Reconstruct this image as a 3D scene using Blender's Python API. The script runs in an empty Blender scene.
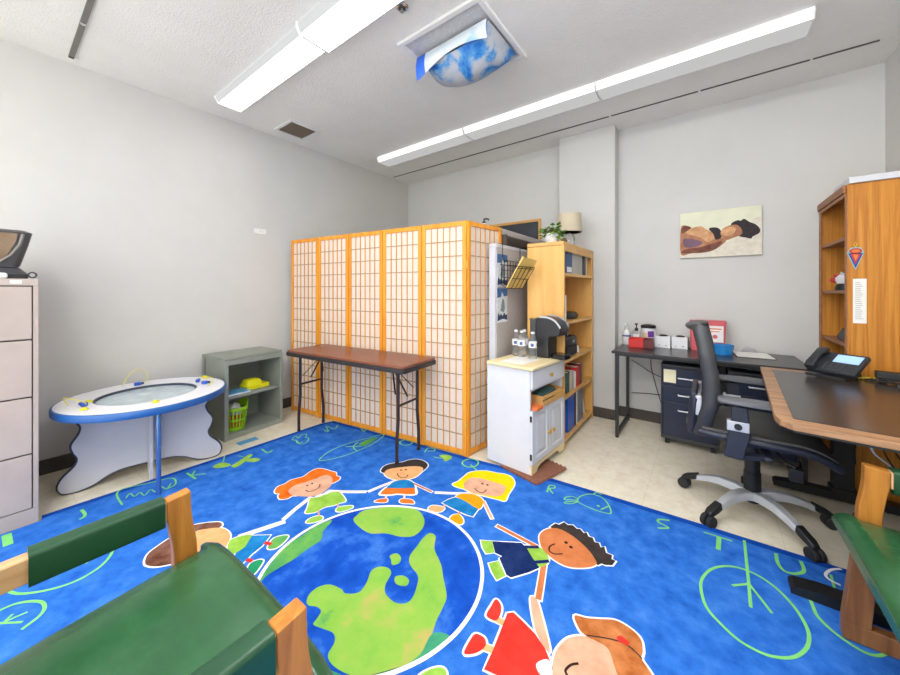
import bpy, bmesh, math, random
from mathutils import Vector, Matrix
random.seed(7)
C = bpy.context.scene.collection
PI = math.pi
R = math.radians

# ------------------------------------------------------------------ camera
cam_data = bpy.data.cameras.new('camera')
cam_data.sensor_width = 36
cam_data.lens = 36 * 343.91 / 900
cam_data.shift_y = -46.4 / 900
cam_data.clip_start = 0.02
cam = bpy.data.objects.new('camera', cam_data)
C.objects.link(cam)
cam.location = (0, 0, 1.25)
cam.rotation_euler = (R(90), 0, 0.64189)
bpy.context.scene.camera = cam

# ------------------------------------------------------------------ light and exposure
world = bpy.data.worlds.new('daylight')
bpy.context.scene.world = world
world.use_nodes = True
bg = world.node_tree.nodes['Background']
bg.inputs['Color'].default_value = (0.97, 0.985, 1.0, 1)
bg.inputs['Strength'].default_value = 1.3
def area_light(name, loc, rot, sx, sy, power, col=(1, 0.98, 0.95)):
    l = bpy.data.lights.new(name, 'AREA')
    l.shape = 'RECTANGLE'; l.size = sx; l.size_y = sy; l.energy = power; l.color = col
    o = bpy.data.objects.new(name, l); C.objects.link(o)
    o.location = loc; o.rotation_euler = rot
    return o
# added fill light at the open rear of the room, out of view
area_light('rear_fill_light', (-1.2, -1.7, 1.5), (R(60), 0, 0), 4.2, 2.0, 20, (.97, .985, 1))
vs = bpy.context.scene.view_settings
vs.view_transform = 'Standard'
vs.look = 'None'
vs.gamma = 1
vs.use_curve_mapping = False
vs.exposure = 0.78

# ------------------------------------------------------------------ materials
def lin(c):
    return tuple(((v / 255) / 12.92 if v / 255 <= 0.04045 else ((v / 255 + 0.055) / 1.055) ** 2.4) for v in c) + (1,)
MATS = {}
def nmat(name):
    m = bpy.data.materials.new(name); m.use_nodes = True
    nt = m.node_tree; b = nt.nodes['Principled BSDF']
    MATS[name] = m
    return m, nt, b
def coords(nt, scale=(1, 1, 1), rot=(0, 0, 0)):
    tc = nt.nodes.new('ShaderNodeTexCoord'); mp = nt.nodes.new('ShaderNodeMapping')
    mp.inputs['Scale'].default_value = scale; mp.inputs['Rotation'].default_value = rot
    nt.links.new(tc.outputs['Object'], mp.inputs['Vector'])
    return mp.outputs['Vector']
def noise(nt, vec, scale, detail=3, rough=0.55, dist=0.0):
    n = nt.nodes.new('ShaderNodeTexNoise')
    n.inputs['Scale'].default_value = scale; n.inputs['Detail'].default_value = detail
    n.inputs['Roughness'].default_value = rough; n.inputs['Distortion'].default_value = dist
    nt.links.new(vec, n.inputs['Vector'])
    return n.outputs['Fac']
def ramp(nt, fac, stops):
    r = nt.nodes.new('ShaderNodeValToRGB')
    e = r.color_ramp.elements
    while len(e) < len(stops): e.new(0.5)
    for i, (p, c) in enumerate(stops):
        e[i].position = p; e[i].color = lin(c)
    nt.links.new(fac, r.inputs['Fac'])
    return r.outputs['Color']
def bump(nt, b, fac, strength, dist=0.002):
    bp = nt.nodes.new('ShaderNodeBump')
    bp.inputs['Strength'].default_value = strength; bp.inputs['Distance'].default_value = dist
    nt.links.new(fac, bp.inputs['Height']); nt.links.new(bp.outputs['Normal'], b.inputs['Normal'])
def mat(name, c, rough=0.5, metal=0.0, spec=0.5, var=0, vscale=6, bmp=0, bscale=200, bdist=0.001):
    m, nt, b = nmat(name)
    b.inputs['Roughness'].default_value = rough; b.inputs['Metallic'].default_value = metal
    b.inputs['Specular IOR Level'].default_value = spec
    b.inputs['Base Color'].default_value = lin(c)
    v = coords(nt)
    if not var: var = 3
    lo = tuple(max(0, x - var) for x in c); hi = tuple(min(255, x + var) for x in c)
    nt.links.new(ramp(nt, noise(nt, v, vscale), [(0.3, lo), (0.7, hi)]), b.inputs['Base Color'])
    if bmp: bump(nt, b, noise(nt, v, bscale, 2), bmp, bdist)
    return m
def mottle(name, stops, scale, rough=0.9, bmp=0.0, bscale=300, bdist=0.003, detail=5, spec=0.2):
    m, nt, b = nmat(name)
    b.inputs['Roughness'].default_value = rough; b.inputs['Specular IOR Level'].default_value = spec
    v = coords(nt)
    nt.links.new(ramp(nt, noise(nt, v, scale, detail, 0.65), stops), b.inputs['Base Color'])
    if bmp: bump(nt, b, noise(nt, v, bscale, 3), bmp, bdist)
    return m
def wood(name, c1, c2, axis='z', scale=18, rough=0.45, stretch=0.06, spec=0.4, c3=None):
    m, nt, b = nmat(name)
    b.inputs['Roughness'].default_value = rough; b.inputs['Specular IOR Level'].default_value = spec
    s = [1, 1, 1]; s['xyz'.index(axis)] = stretch
    v = coords(nt, tuple(s))
    n = noise(nt, v, scale, 6, 0.6, 0.8)
    st = [(0.3, c1), (0.62, c2)] if c3 is None else [(0.25, c1), (0.5, c2), (0.75, c3)]
    nt.links.new(ramp(nt, n, st), b.inputs['Base Color'])
    bump(nt, b, n, 0.08, 0.001)
    return m
def glow(name, c, strength):
    m, nt, b = nmat(name)
    b.inputs['Base Color'].default_value = lin(c); b.inputs['Roughness'].default_value = 0.35
    b.inputs['Emission Color'].default_value = lin(c); b.inputs['Emission Strength'].default_value = strength
    return m
def clear(name, c, rough=0.05, ior=1.3, alpha=0.5):
    m, nt, b = nmat(name)
    b.inputs['Base Color'].default_value = lin(c); b.inputs['Roughness'].default_value = rough
    b.inputs['IOR'].default_value = ior
    b.inputs['Transmission Weight'].default_value = alpha
    return m

mottle('wall_paint', [(0.3, (207, 206, 202)), (0.7, (212, 211, 207))], 2.2, 0.75, 0.25, 60, 0.0015)
mottle('ceiling_paint', [(0.3, (234, 233, 229)), (0.7, (240, 239, 235))], 3, 0.9, 0.9, 75, 0.005)
mat('rubber_base', (74, 66, 60), 0.55, var=5)
def floor_mat():
    m, nt, b = nmat('floor_tile')
    v = coords(nt)
    b.inputs['Roughness'].default_value = 0.32; b.inputs['Specular IOR Level'].default_value = 0.4
    a = ramp(nt, noise(nt, v, 14, 8, 0.75), [(0.32, (224, 212, 186)), (0.5, (238, 228, 206)), (0.68, (246, 238, 220))])
    br = nt.nodes.new('ShaderNodeTexBrick')
    br.offset = 0; br.inputs['Scale'].default_value = 1
    br.inputs['Brick Width'].default_value = 0.305; br.inputs['Row Height'].default_value = 0.305
    br.inputs['Mortar Size'].default_value = 0.0012
    nt.links.new(v, br.inputs['Vector'])
    mx = nt.nodes.new('ShaderNodeMixRGB'); mx.blend_type = 'MULTIPLY'
    mx.inputs['Color2'].default_value = (0.82, 0.79, 0.74, 1)
    nt.links.new(br.outputs['Fac'], mx.inputs['Fac']); nt.links.new(a, mx.inputs['Color1'])
    nt.links.new(mx.outputs['Color'], b.inputs['Base Color'])
floor_mat()
mat('white_metal', (232, 232, 230), 0.4)
mat('white_matte', (214, 215, 218), 0.6)
mat('white_gloss', (232, 232, 234), 0.3)
glow('lit_lens', (253, 254, 255), 2.9)
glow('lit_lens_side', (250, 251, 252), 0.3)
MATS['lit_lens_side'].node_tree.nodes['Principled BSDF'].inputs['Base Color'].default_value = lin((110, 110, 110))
glow('fill_lens', (253, 254, 255), 18.0)  # extra strong lens for the fixtures added out of view
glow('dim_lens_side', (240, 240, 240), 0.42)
glow('dim_lens', (240, 240, 240), 0.30)  # faint glow put into the lens of the back row
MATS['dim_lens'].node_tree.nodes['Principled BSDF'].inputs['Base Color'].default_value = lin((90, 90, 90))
mat('prismatic_lens', (196, 196, 196), 0.4, var=10, vscale=60, bmp=0.5, bscale=150)
mat('channel_grey', (124, 120, 114), 0.5, 0.3)
mat('slot_dark', (88, 84, 80), 0.5, 0.3)
mat('black', (24, 24, 25), 0.45)
mat('black_gloss', (20, 20, 22), 0.2)
mat('black_rubber', (30, 30, 31), 0.7)
mat('steel', (176, 178, 182), 0.3, 0.9)
mat('handle_silver', (206, 208, 212), 0.3, 0.25)
mat('silver_paint', (188, 190, 194), 0.32, 0.55)
mat('chrome', (205, 205, 205), 0.15, 1.0)
mat('brass', (214, 168, 66), 0.28, 0.35)
mat('vent_brown', (112, 98, 82), 0.7)
mat('cabinet_mauve', (176, 163, 156), 0.45, var=4)
mat('cabinet_seam', (92, 84, 80), 0.6)
mat('smoked_window', (128, 106, 84), 0.18, var=16, vscale=9)
mat('machine_grey', (62, 62, 66), 0.35, 0.1)
mat('white_laminate', (232, 232, 236), 0.4)
mat('panel_white', (196, 196, 202), 0.45)
mat('edge_blue', (34, 92, 160), 0.35, var=6)
mat('edge_dark', (52, 60, 78), 0.5)
mat('pole_blue', (96, 138, 190), 0.2, 0.7)
mat('sand_window', (190, 206, 214), 0.15, var=18, vscale=14)
mat('toy_blue', (32, 88, 196), 0.35)
mat('toy_yellow', (226, 216, 40), 0.4)
mat('cabinet_sage', (148, 154, 143), 0.5, 0.1, var=4)
mat('cabinet_sage_dark', (74, 78, 74), 0.6, var=4)
mat('booklet_blue', (96, 168, 214), 0.5)
mat('bright_yellow', (232, 226, 24), 0.4)
mat('basket_green', (150, 208, 28), 0.4)
mat('paper', (238, 236, 230), 0.8)
mat('paper_cream', (240, 232, 196), 0.8)
mat('orange_plastic', (226, 118, 58), 0.5)
wood('shoji_wood', (216, 132, 30), (238, 162, 52), 'z', 22, 0.42)
wood('shoji_lattice', (206, 136, 56), (226, 160, 78), 'z', 22, 0.5)
wood('shoji_cross', (164, 138, 104), (184, 156, 120), 'x', 22, 0.5)
def shoji_paper():
    m, nt, b = nmat('rice_paper')
    v = coords(nt)
    nt.links.new(ramp(nt, noise(nt, v, 30, 6), [(0.3, (236, 222, 208)), (0.7, (242, 230, 218))]), b.inputs['Base Color'])
    b.inputs['Roughness'].default_value = 0.9
    tr = nt.nodes.new('ShaderNodeBsdfTranslucent'); tr.inputs['Color'].default_value = lin((250, 240, 228))
    mx = nt.nodes.new('ShaderNodeMixShader'); mx.inputs['Fac'].default_value = 0.25
    out = nt.nodes['Material Output']
    nt.links.new(b.outputs['BSDF'], mx.inputs[1]); nt.links.new(tr.outputs['BSDF'], mx.inputs[2])
    nt.links.new(mx.outputs['Shader'], out.inputs['Surface'])
shoji_paper()
wood('table_mahogany', (112, 62, 46), (136, 80, 60), 'x', 14, 0.32, 0.08)
mat('table_edge', (44, 38, 38), 0.5)
mat('table_leg', (58, 44, 42), 0.4, 0.3)
mat('partition_grey', (178, 172, 170), 0.75, var=4, vscale=40)
mat('partition_trim', (198, 198, 204), 0.45)
mat('panel_brown', (92, 80, 70), 0.8)
wood('maple', (216, 160, 84), (232, 182, 106), 'z', 10, 0.42, 0.08)
wood('maple_flat', (212, 156, 84), (228, 178, 106), 'y', 10, 0.42, 0.08)
wood('birch_top', (232, 210, 156), (242, 224, 176), 'y', 12, 0.4, 0.1)
wood('blond_frame', (206, 152, 84), (222, 172, 104), 'x', 16, 0.5)
mat('slate', (58, 62, 68), 0.7, var=8)
mat('shade_linen', (206, 194, 168), 0.9, bmp=0.4, bscale=500)
clear('clear_glass', (245, 248, 250), 0.03, 1.35, 0.92)
clear('clear_plastic', (250, 252, 253), 0.06, 1.12, 0.92)
clear('smoke_plastic', (150, 155, 160), 0.08, 1.2, 0.8)
mottle('foliage', [(0.3, (70, 110, 40)), (0.5, (104, 146, 62)), (0.7, (140, 176, 92))], 26, 0.6)
mat('stem_brown', (110, 84, 40), 0.7)
mat('label_blue', (58, 92, 158), 0.5)
mat('coffee_black', (38, 38, 40), 0.4)
mat('book_blue', (44, 84, 126), 0.5)
mat('book_royal', (22, 86, 190), 0.35)
mat('book_grey', (178, 176, 168), 0.6, var=6)
mat('book_charcoal', (66, 70, 76), 0.6)
mat('book_slate', (128, 132, 142), 0.6, var=8)
mat('book_plum', (62, 36, 52), 0.6)
mat('book_red', (206, 44, 40), 0.5)
mat('book_beige', (216, 198, 168), 0.6)
mat('book_teal', (60, 96, 92), 0.6)
mottle('foam_mat', [(0.3, (128, 84, 68)), (0.7, (148, 100, 82))], 60, 0.9, 0.3)
mat('desk_black', (40, 39, 40), 0.28, var=4, spec=0.5)
mat('desk_frame', (58, 58, 60), 0.45, 0.4)
mat('pedestal_navy', (26, 34, 56), 0.35, var=3)
mat('pedestal_shell', (50, 52, 56), 0.45)
mat('red_plastic', (206, 36, 30), 0.35)
mat('dark_red', (96, 24, 26), 0.4)
mat('sharps_red', (212, 92, 100), 0.35)
mat('label_white', (236, 232, 230), 0.6)
mat('label_purple', (110, 52, 148), 0.5)
mat('tray_blue', (36, 132, 204), 0.25)
mat('canvas_bg', (226, 226, 200), 0.8, var=8)
mat('canvas_edge', (168, 160, 150), 0.8)
mat('canvas_sheet', (222, 214, 198), 0.8, var=9, vscale=30)
mat('canvas_hair', (52, 42, 46), 0.8, var=8, vscale=40)
mat('canvas_skin', (176, 120, 88), 0.8, var=22, vscale=16)
mat('canvas_skin_light', (206, 156, 112), 0.8, var=20, vscale=24)
mat('canvas_skin_dark', (120, 74, 58), 0.8, var=16, vscale=18)
mat('canvas_plum', (120, 92, 110), 0.8, var=12)
wood('oak', (172, 100, 26), (214, 146, 56), 'z', 55, 0.4, 0.022)
wood('oak_trim', (140, 88, 50), (166, 112, 72), 'y', 26, 0.5, 0.05)
wood('oak_inner', (124, 78, 24), (190, 126, 48), 'z', 9, 0.5, 0.25)
wood('walnut_top', (138, 98, 66), (180, 138, 102), 'x', 26, 0.4, 0.07)
mat('desk_mat', (58, 52, 48), 0.22, var=3, spec=0.6)
mat('phone_black', (46, 50, 54), 0.4)
mat('phone_key', (70, 74, 78), 0.5)
glow('phone_screen', (160, 196, 244), 0.3)
mat('chair_frame', (56, 57, 60), 0.38)
mat('chair_mesh', (80, 79, 78), 0.8, var=8, vscale=200, bmp=0.5, bscale=500)
mat('chair_navy', (40, 44, 58), 0.45)
mat('arm_pad', (98, 100, 104), 0.5)
mat('chair_silver', (196, 198, 202), 0.35, 0.3)
mottle('green_leather', [(0.25, (32, 76, 44)), (0.5, (42, 90, 54)), (0.75, (54, 104, 66))], 5, 0.25, 0.12, 240, 0.001, 4, 0.5)
mottle('green_leather_dark', [(0.3, (20, 62, 36)), (0.7, (28, 76, 46))], 6, 0.36, 0.1, 240, 0.001, 4, 0.5)
wood('chair_oak', (148, 88, 32), (192, 128, 52), 'z', 24, 0.4, 0.08)
wood('chair_oak_shaded', (116, 72, 38), (154, 104, 60), 'z', 24, 0.4, 0.08)  # darker copy of the oak: shade on legs and runners put into the colour
wood('chair_oak_light', (196, 150, 104), (222, 180, 134), 'y', 24, 0.4, 0.08)
mat('cord_black', (26, 26, 28), 0.5)
mat('cord_white', (216, 216, 212), 0.5)
mat('yellow_cord', (206, 190, 50), 0.5)
mat('bead_orange', (226, 120, 50), 0.5)
mat('bead_red', (190, 52, 60), 0.5)
mat('bead_blue', (40, 62, 150), 0.5)
mat('bead_teal', (120, 190, 196), 0.5)
mat('text_grey', (150, 150, 156), 0.8)
mat('poster_sky', (56, 104, 160), 0.6, var=14, vscale=20)
mat('poster_white', (214, 222, 228), 0.6, var=14, vscale=30)
mat('poster_navy', (40, 62, 100), 0.6, var=14, vscale=60)
mat('poster_grey', (120, 140, 150), 0.6, var=20, vscale=40)
mat('folder_manila', (222, 190, 108), 0.7)
def cloud_mat(name, stops, scale):
    m, nt, b = nmat(name)
    v = coords(nt)
    b.inputs['Roughness'].default_value = 0.45
    c = ramp(nt, noise(nt, v, scale, 7, 0.6, 0.4), stops)
    nt.links.new(c, b.inputs['Base Color'])
    tr = nt.nodes.new('ShaderNodeBsdfTranslucent'); nt.links.new(c, tr.inputs['Color'])
    mx = nt.nodes.new('ShaderNodeMixShader'); mx.inputs['Fac'].default_value = 0.2
    nt.links.new(b.outputs['BSDF'], mx.inputs[1]); nt.links.new(tr.outputs['BSDF'], mx.inputs[2])
    nt.links.new(mx.outputs['Shader'], nt.nodes['Material Output'].inputs['Surface'])
cloud_mat('cloud_film', [(0.40, (10, 112, 206)), (0.47, (84, 156, 214)), (0.54, (188, 194, 204)), (0.8, (206, 206, 210))], 5.2)
cloud_mat('cloud_film_pale', [(0.30, (150, 205, 240)), (0.42, (226, 238, 246)), (0.7, (244, 246, 248))], 6.0)
mat('sky_blue_film', (48, 108, 222), 0.45, var=10)
# rug colours: dyed pile, each mottled like felt
def felt(name, c, d=10, scale=9):
    lo = tuple(max(0, x - d) for x in c); hi = tuple(min(255, x + d) for x in c)
    mottle('rug_' + name, [(0.3, lo), (0.7, hi)], scale, 0.95, 0.5, 420, 0.003, 6, 0.1)
mottle('rug_blue', [(0.28, (32, 90, 186)), (0.5, (48, 114, 208)), (0.72, (74, 136, 222))], 13, 0.95, 0.6, 420, 0.004, 10, 0.1)
felt('hem', (18, 74, 172), 8); mottle('rug_ocean', [(0.3, (12, 60, 160)), (0.5, (26, 86, 194)), (0.7, (76, 138, 222))], 5.5, 0.95, 0.6, 420, 0.004, 8, 0.1)
mottle('rug_land', [(0.3, (62, 148, 96)), (0.42, (132, 186, 74)), (0.56, (148, 190, 80)), (0.7, (196, 172, 104))], 4.6, 0.95, 0.5, 420, 0.003, 6, 0.1)
mottle('rug_leaf', [(0.3, (48, 136, 96)), (0.55, (104, 172, 86)), (0.75, (136, 190, 92))], 7, 0.95, 0.5, 420, 0.003, 6, 0.1)
mottle('rug_teal_green', [(0.3, (46, 136, 110)), (0.6, (80, 166, 120)), (0.8, (120, 190, 110))], 6, 0.95, 0.5, 420, 0.003, 6, 0.1)
for n, c, d in [('white', (240, 242, 246), 6), ('lime', (148, 194, 74), 18), ('glow_green', (130, 214, 120), 8), ('orange_hair', (236, 112, 26), 24),
                ('pale_skin', (226, 172, 142), 14), ('pale_arm', (240, 218, 214), 5), ('peach_skin', (240, 176, 120), 14), ('brown_skin', (206, 122, 74), 12),
                ('dark_hair', (62, 54, 52), 8), ('brown_hair', (112, 70, 54), 34), ('auburn', (190, 112, 58), 28), ('yellow', (252, 214, 12), 8),
                ('amber', (250, 160, 20), 8), ('orange', (246, 116, 40), 12), ('teal_blue', (28, 124, 190), 18), ('navy', (24, 44, 96), 12),
                ('red', (238, 56, 46), 8), ('forest', (30, 140, 92), 12), ('ink', (52, 34, 30), 4)]:
    felt(n, c, d, 14)

# ------------------------------------------------------------------ mesh helpers
class MB:
    def __init__(s): s.v, s.f, s.m = [], [], []
    def add(s, vs, fs, m=0):
        k = len(s.v); s.v += [tuple(p) for p in vs]
        for f in fs: s.f.append([i + k for i in f]); s.m.append(m)
        return s
    def box(s, a, b, m=0):
        x0, y0, z0 = a; x1, y1, z1 = b
        return s.add([(x0,y0,z0),(x1,y0,z0),(x1,y1,z0),(x0,y1,z0),(x0,y0,z1),(x1,y0,z1),(x1,y1,z1),(x0,y1,z1)],
                     [(0,3,2,1),(4,5,6,7),(0,1,5,4),(1,2,6,5),(2,3,7,6),(3,0,4,7)], m)
    def bar(s, p, q, w, h, m=0, up=(0, 0, 1)):
        p, q = Vector(p), Vector(q); d = (q - p).normalized(); u = Vector(up)
        sd = d.cross(u)
        if sd.length < 1e-4: sd = d.cross(Vector((0, 1, 0)))
        sd.normalize(); u = sd.cross(d).normalized()
        vs = [e + sd * (w / 2 * i) + u * (h / 2 * j) for e in (p, q) for i, j in ((-1,-1),(1,-1),(1,1),(-1,1))]
        return s.add(vs, [(0,1,2,3),(7,6,5,4),(0,4,5,1),(1,5,6,2),(2,6,7,3),(3,7,4,0)], m)
    def rings(s, rings, m=0, cap=True, closed=False):
        n = len(rings[0]); vs = [p for r in rings for p in r]; fs = []
        L = len(rings)
        for i in range(L if closed else L - 1):
            a, b = i * n, ((i + 1) % L) * n
            for j in range(n): fs.append((a + j, a + (j + 1) % n, b + (j + 1) % n, b + j))
        if cap and not closed:
            fs.append(tuple(range(n - 1, -1, -1))); fs.append(tuple((L - 1) * n + j for j in range(n)))
        return s.add(vs, fs, m)
    def cyl(s, p, q, r, r2=None, n=16, m=0):
        p, q = Vector(p), Vector(q); d = (q - p).normalized()
        a = d.orthogonal().normalized(); b = d.cross(a); r2 = r if r2 is None else r2
        return s.rings([[e + (a * math.cos(2*PI*i/n) + b * math.sin(2*PI*i/n)) * rr for i in range(n)] for e, rr in ((p, r), (q, r2))], m)
    def tube(s, pts, r, n=8, m=0, closed=False):
        pts = [Vector(p) for p in pts]; L = len(pts); rs = []; a = None
        for i, p in enumerate(pts):
            d = (pts[(i+1) % L] - pts[i-1]) if closed else (pts[min(i+1, L-1)] - pts[max(i-1, 0)])
            d.normalize()
            if a is None: a = d.orthogonal().normalized()
            a = (a - d * a.dot(d)).normalized(); b = d.cross(a)
            rr = r[i] if isinstance(r, (list, tuple)) else r
            rs.append([p + (a * math.cos(2*PI*j/n) + b * math.sin(2*PI*j/n)) * rr for j in range(n)])
        return s.rings(rs, m, True, closed)
    def lathe(s, prof, c=(0, 0, 0), n=24, m=0):
        return s.rings([[(c[0] + r * math.cos(2*PI*j/n), c[1] + r * math.sin(2*PI*j/n), c[2] + z) for j in range(n)] for r, z in prof], m)
    def prism(s, poly, a, b, axis='z', m=0):
        def P(u, v, w): return {'z': (u, v, w), 'y': (u, w, v), 'x': (w, u, v)}[axis]
        return s.rings([[P(u, v, a) for u, v in poly], [P(u, v, b) for u, v in poly]], m)
    def flat(s, pts, m=0): return s.add(pts, [tuple(range(len(pts)))], m)
    def grid(s, fn, nu, nv, m=0):
        vs = [fn(i / nu, j / nv) for j in range(nv + 1) for i in range(nu + 1)]
        return s.add(vs, [(j*(nu+1)+i, j*(nu+1)+i+1, (j+1)*(nu+1)+i+1, (j+1)*(nu+1)+i) for j in range(nv) for i in range(nu)], m)
    def sheet(s, fn, nu, nv, t, m=0):
        # a curved slab: fn(u, v) gives a point, t the thickness vector function or number along z
        top = [Vector(fn(i / nu, j / nv)) for j in range(nv + 1) for i in range(nu + 1)]
        W = nu + 1; bot = []
        for j in range(nv + 1):
            for i in range(nu + 1):
                du = top[j*W + min(i+1, nu)] - top[j*W + max(i-1, 0)]; dv = top[min(j+1, nv)*W + i] - top[max(j-1, 0)*W + i]
                bot.append(top[j*W + i] - du.cross(dv).normalized() * t)
        k = len(top)
        fs = [(j*W+i, j*W+i+1, (j+1)*W+i+1, (j+1)*W+i) for j in range(nv) for i in range(nu)]
        fs += [tuple(x + k for x in reversed(f)) for f in fs]
        edge = [i for i in range(W)] + [j*W + nu for j in range(1, nv+1)] + [nv*W + i for i in range(nu-1, -1, -1)] + [j*W for j in range(nv-1, 0, -1)]
        for a, b in zip(edge, edge[1:] + edge[:1]): fs.append((b, a, a + k, b + k))
        return s.add(top + bot, fs, m)
    def xform(s, M, start=0):
        s.v[start:] = [tuple(M @ Vector(p)) for p in s.v[start:]]; return s
def wloc(o):
    v = Vector((0, 0, 0))
    while o is not None: v += o.location; o = o.parent
    return v
def obj(name, mb, mats, parent=None, bevel=0, smooth=35, at=None, world=False, seg=2, solid=True):
    """one mesh object; world=True: vertices are in room coordinates and are moved to the parent's (or at) origin"""
    if isinstance(mats, str): mats = [mats]
    me = bpy.data.meshes.new(name)
    off = Vector((0, 0, 0))
    if world: off = wloc(parent) if parent else Vector(at or (0, 0, 0))
    me.from_pydata([Vector(p) - off for p in mb.v], [], mb.f)
    for i, k in enumerate(mb.m): me.polygons[i].material_index = k
    for m in mats: me.materials.append(MATS[m])
    if solid:
        bm = bmesh.new(); bm.from_mesh(me); bmesh.ops.recalc_face_normals(bm, faces=bm.faces); bm.to_mesh(me); bm.free()
    if smooth:
        me.shade_smooth(); me.set_sharp_from_angle(angle=R(smooth))
    o = bpy.data.objects.new(name, me); C.objects.link(o)
    if parent: o.parent = parent
    elif at: o.location = at
    if bevel:
        b = o.modifiers.new('bevel', 'BEVEL'); b.width = bevel; b.segments = seg; b.limit_method = 'ANGLE'; b.angle_limit = R(40)
        b.harden_normals = False
    return o
def tag(o, label, cat, group=None):
    o['label'] = label; o['category'] = cat
    if group: o['group'] = group
    return o
def thing(name, label, cat, loc=(0, 0, 0), rz=0, group=None):
    o = bpy.data.objects.new(name, None); C.objects.link(o)
    o.empty_display_size = 0.05
    o.location = loc; o.rotation_euler = (0, 0, rz)
    return tag(o, label, cat, group)
def structure(name, mb, mats, parent=None, **k):
    o = obj(name, mb, mats, parent, **k)
    if not parent: o['kind'] = 'structure'
    return o
def dup(o, loc=None, rz=None, label=None, parent=None):
    c = o.copy(); C.objects.link(c)
    if parent: c.parent = parent
    if loc is not None: c.location = loc
    if rz is not None: c.rotation_euler = (0, 0, rz)
    if label: c['label'] = label
    for ch in list(o.children): dup(ch, parent=c)
    return c
def catmull(P, n=4, closed=True):
    L = len(P); out = []
    for i in range(L if closed else L - 1):
        g = (lambda k: P[k % L]) if closed else (lambda k: P[min(max(k, 0), L - 1)])
        p0, p1, p2, p3 = g(i-1), g(i), g(i+1), g(i+2)
        for j in range(n):
            t = j / n
            out.append(tuple(0.5 * (2*p1[k] + (p2[k]-p0[k])*t + (2*p0[k]-5*p1[k]+4*p2[k]-p3[k])*t*t + (3*p1[k]-p0[k]-3*p2[k]+p3[k])*t**3) for k in range(len(p1))))
    if not closed: out.append(P[-1])
    return out
def rrect(x0, y0, x1, y1, r, n=5):
    o = []
    for cx, cy, a in ((x1-r, y0+r, -90), (x1-r, y1-r, 0), (x0+r, y1-r, 90), (x0+r, y0+r, 180)):
        for i in range(n + 1):
            t = R(a + 90 * i / n); o.append((cx + r*math.cos(t), cy + r*math.sin(t)))
    return o
def spin(o, pivot, ang):
    # turn a finished top-level thing about a vertical axis
    p = Vector((pivot[0], pivot[1], 0)); q = o.location - p
    o.location = p + Matrix.Rotation(ang, 3, 'Z') @ q
    o.rotation_euler.z += ang
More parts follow.
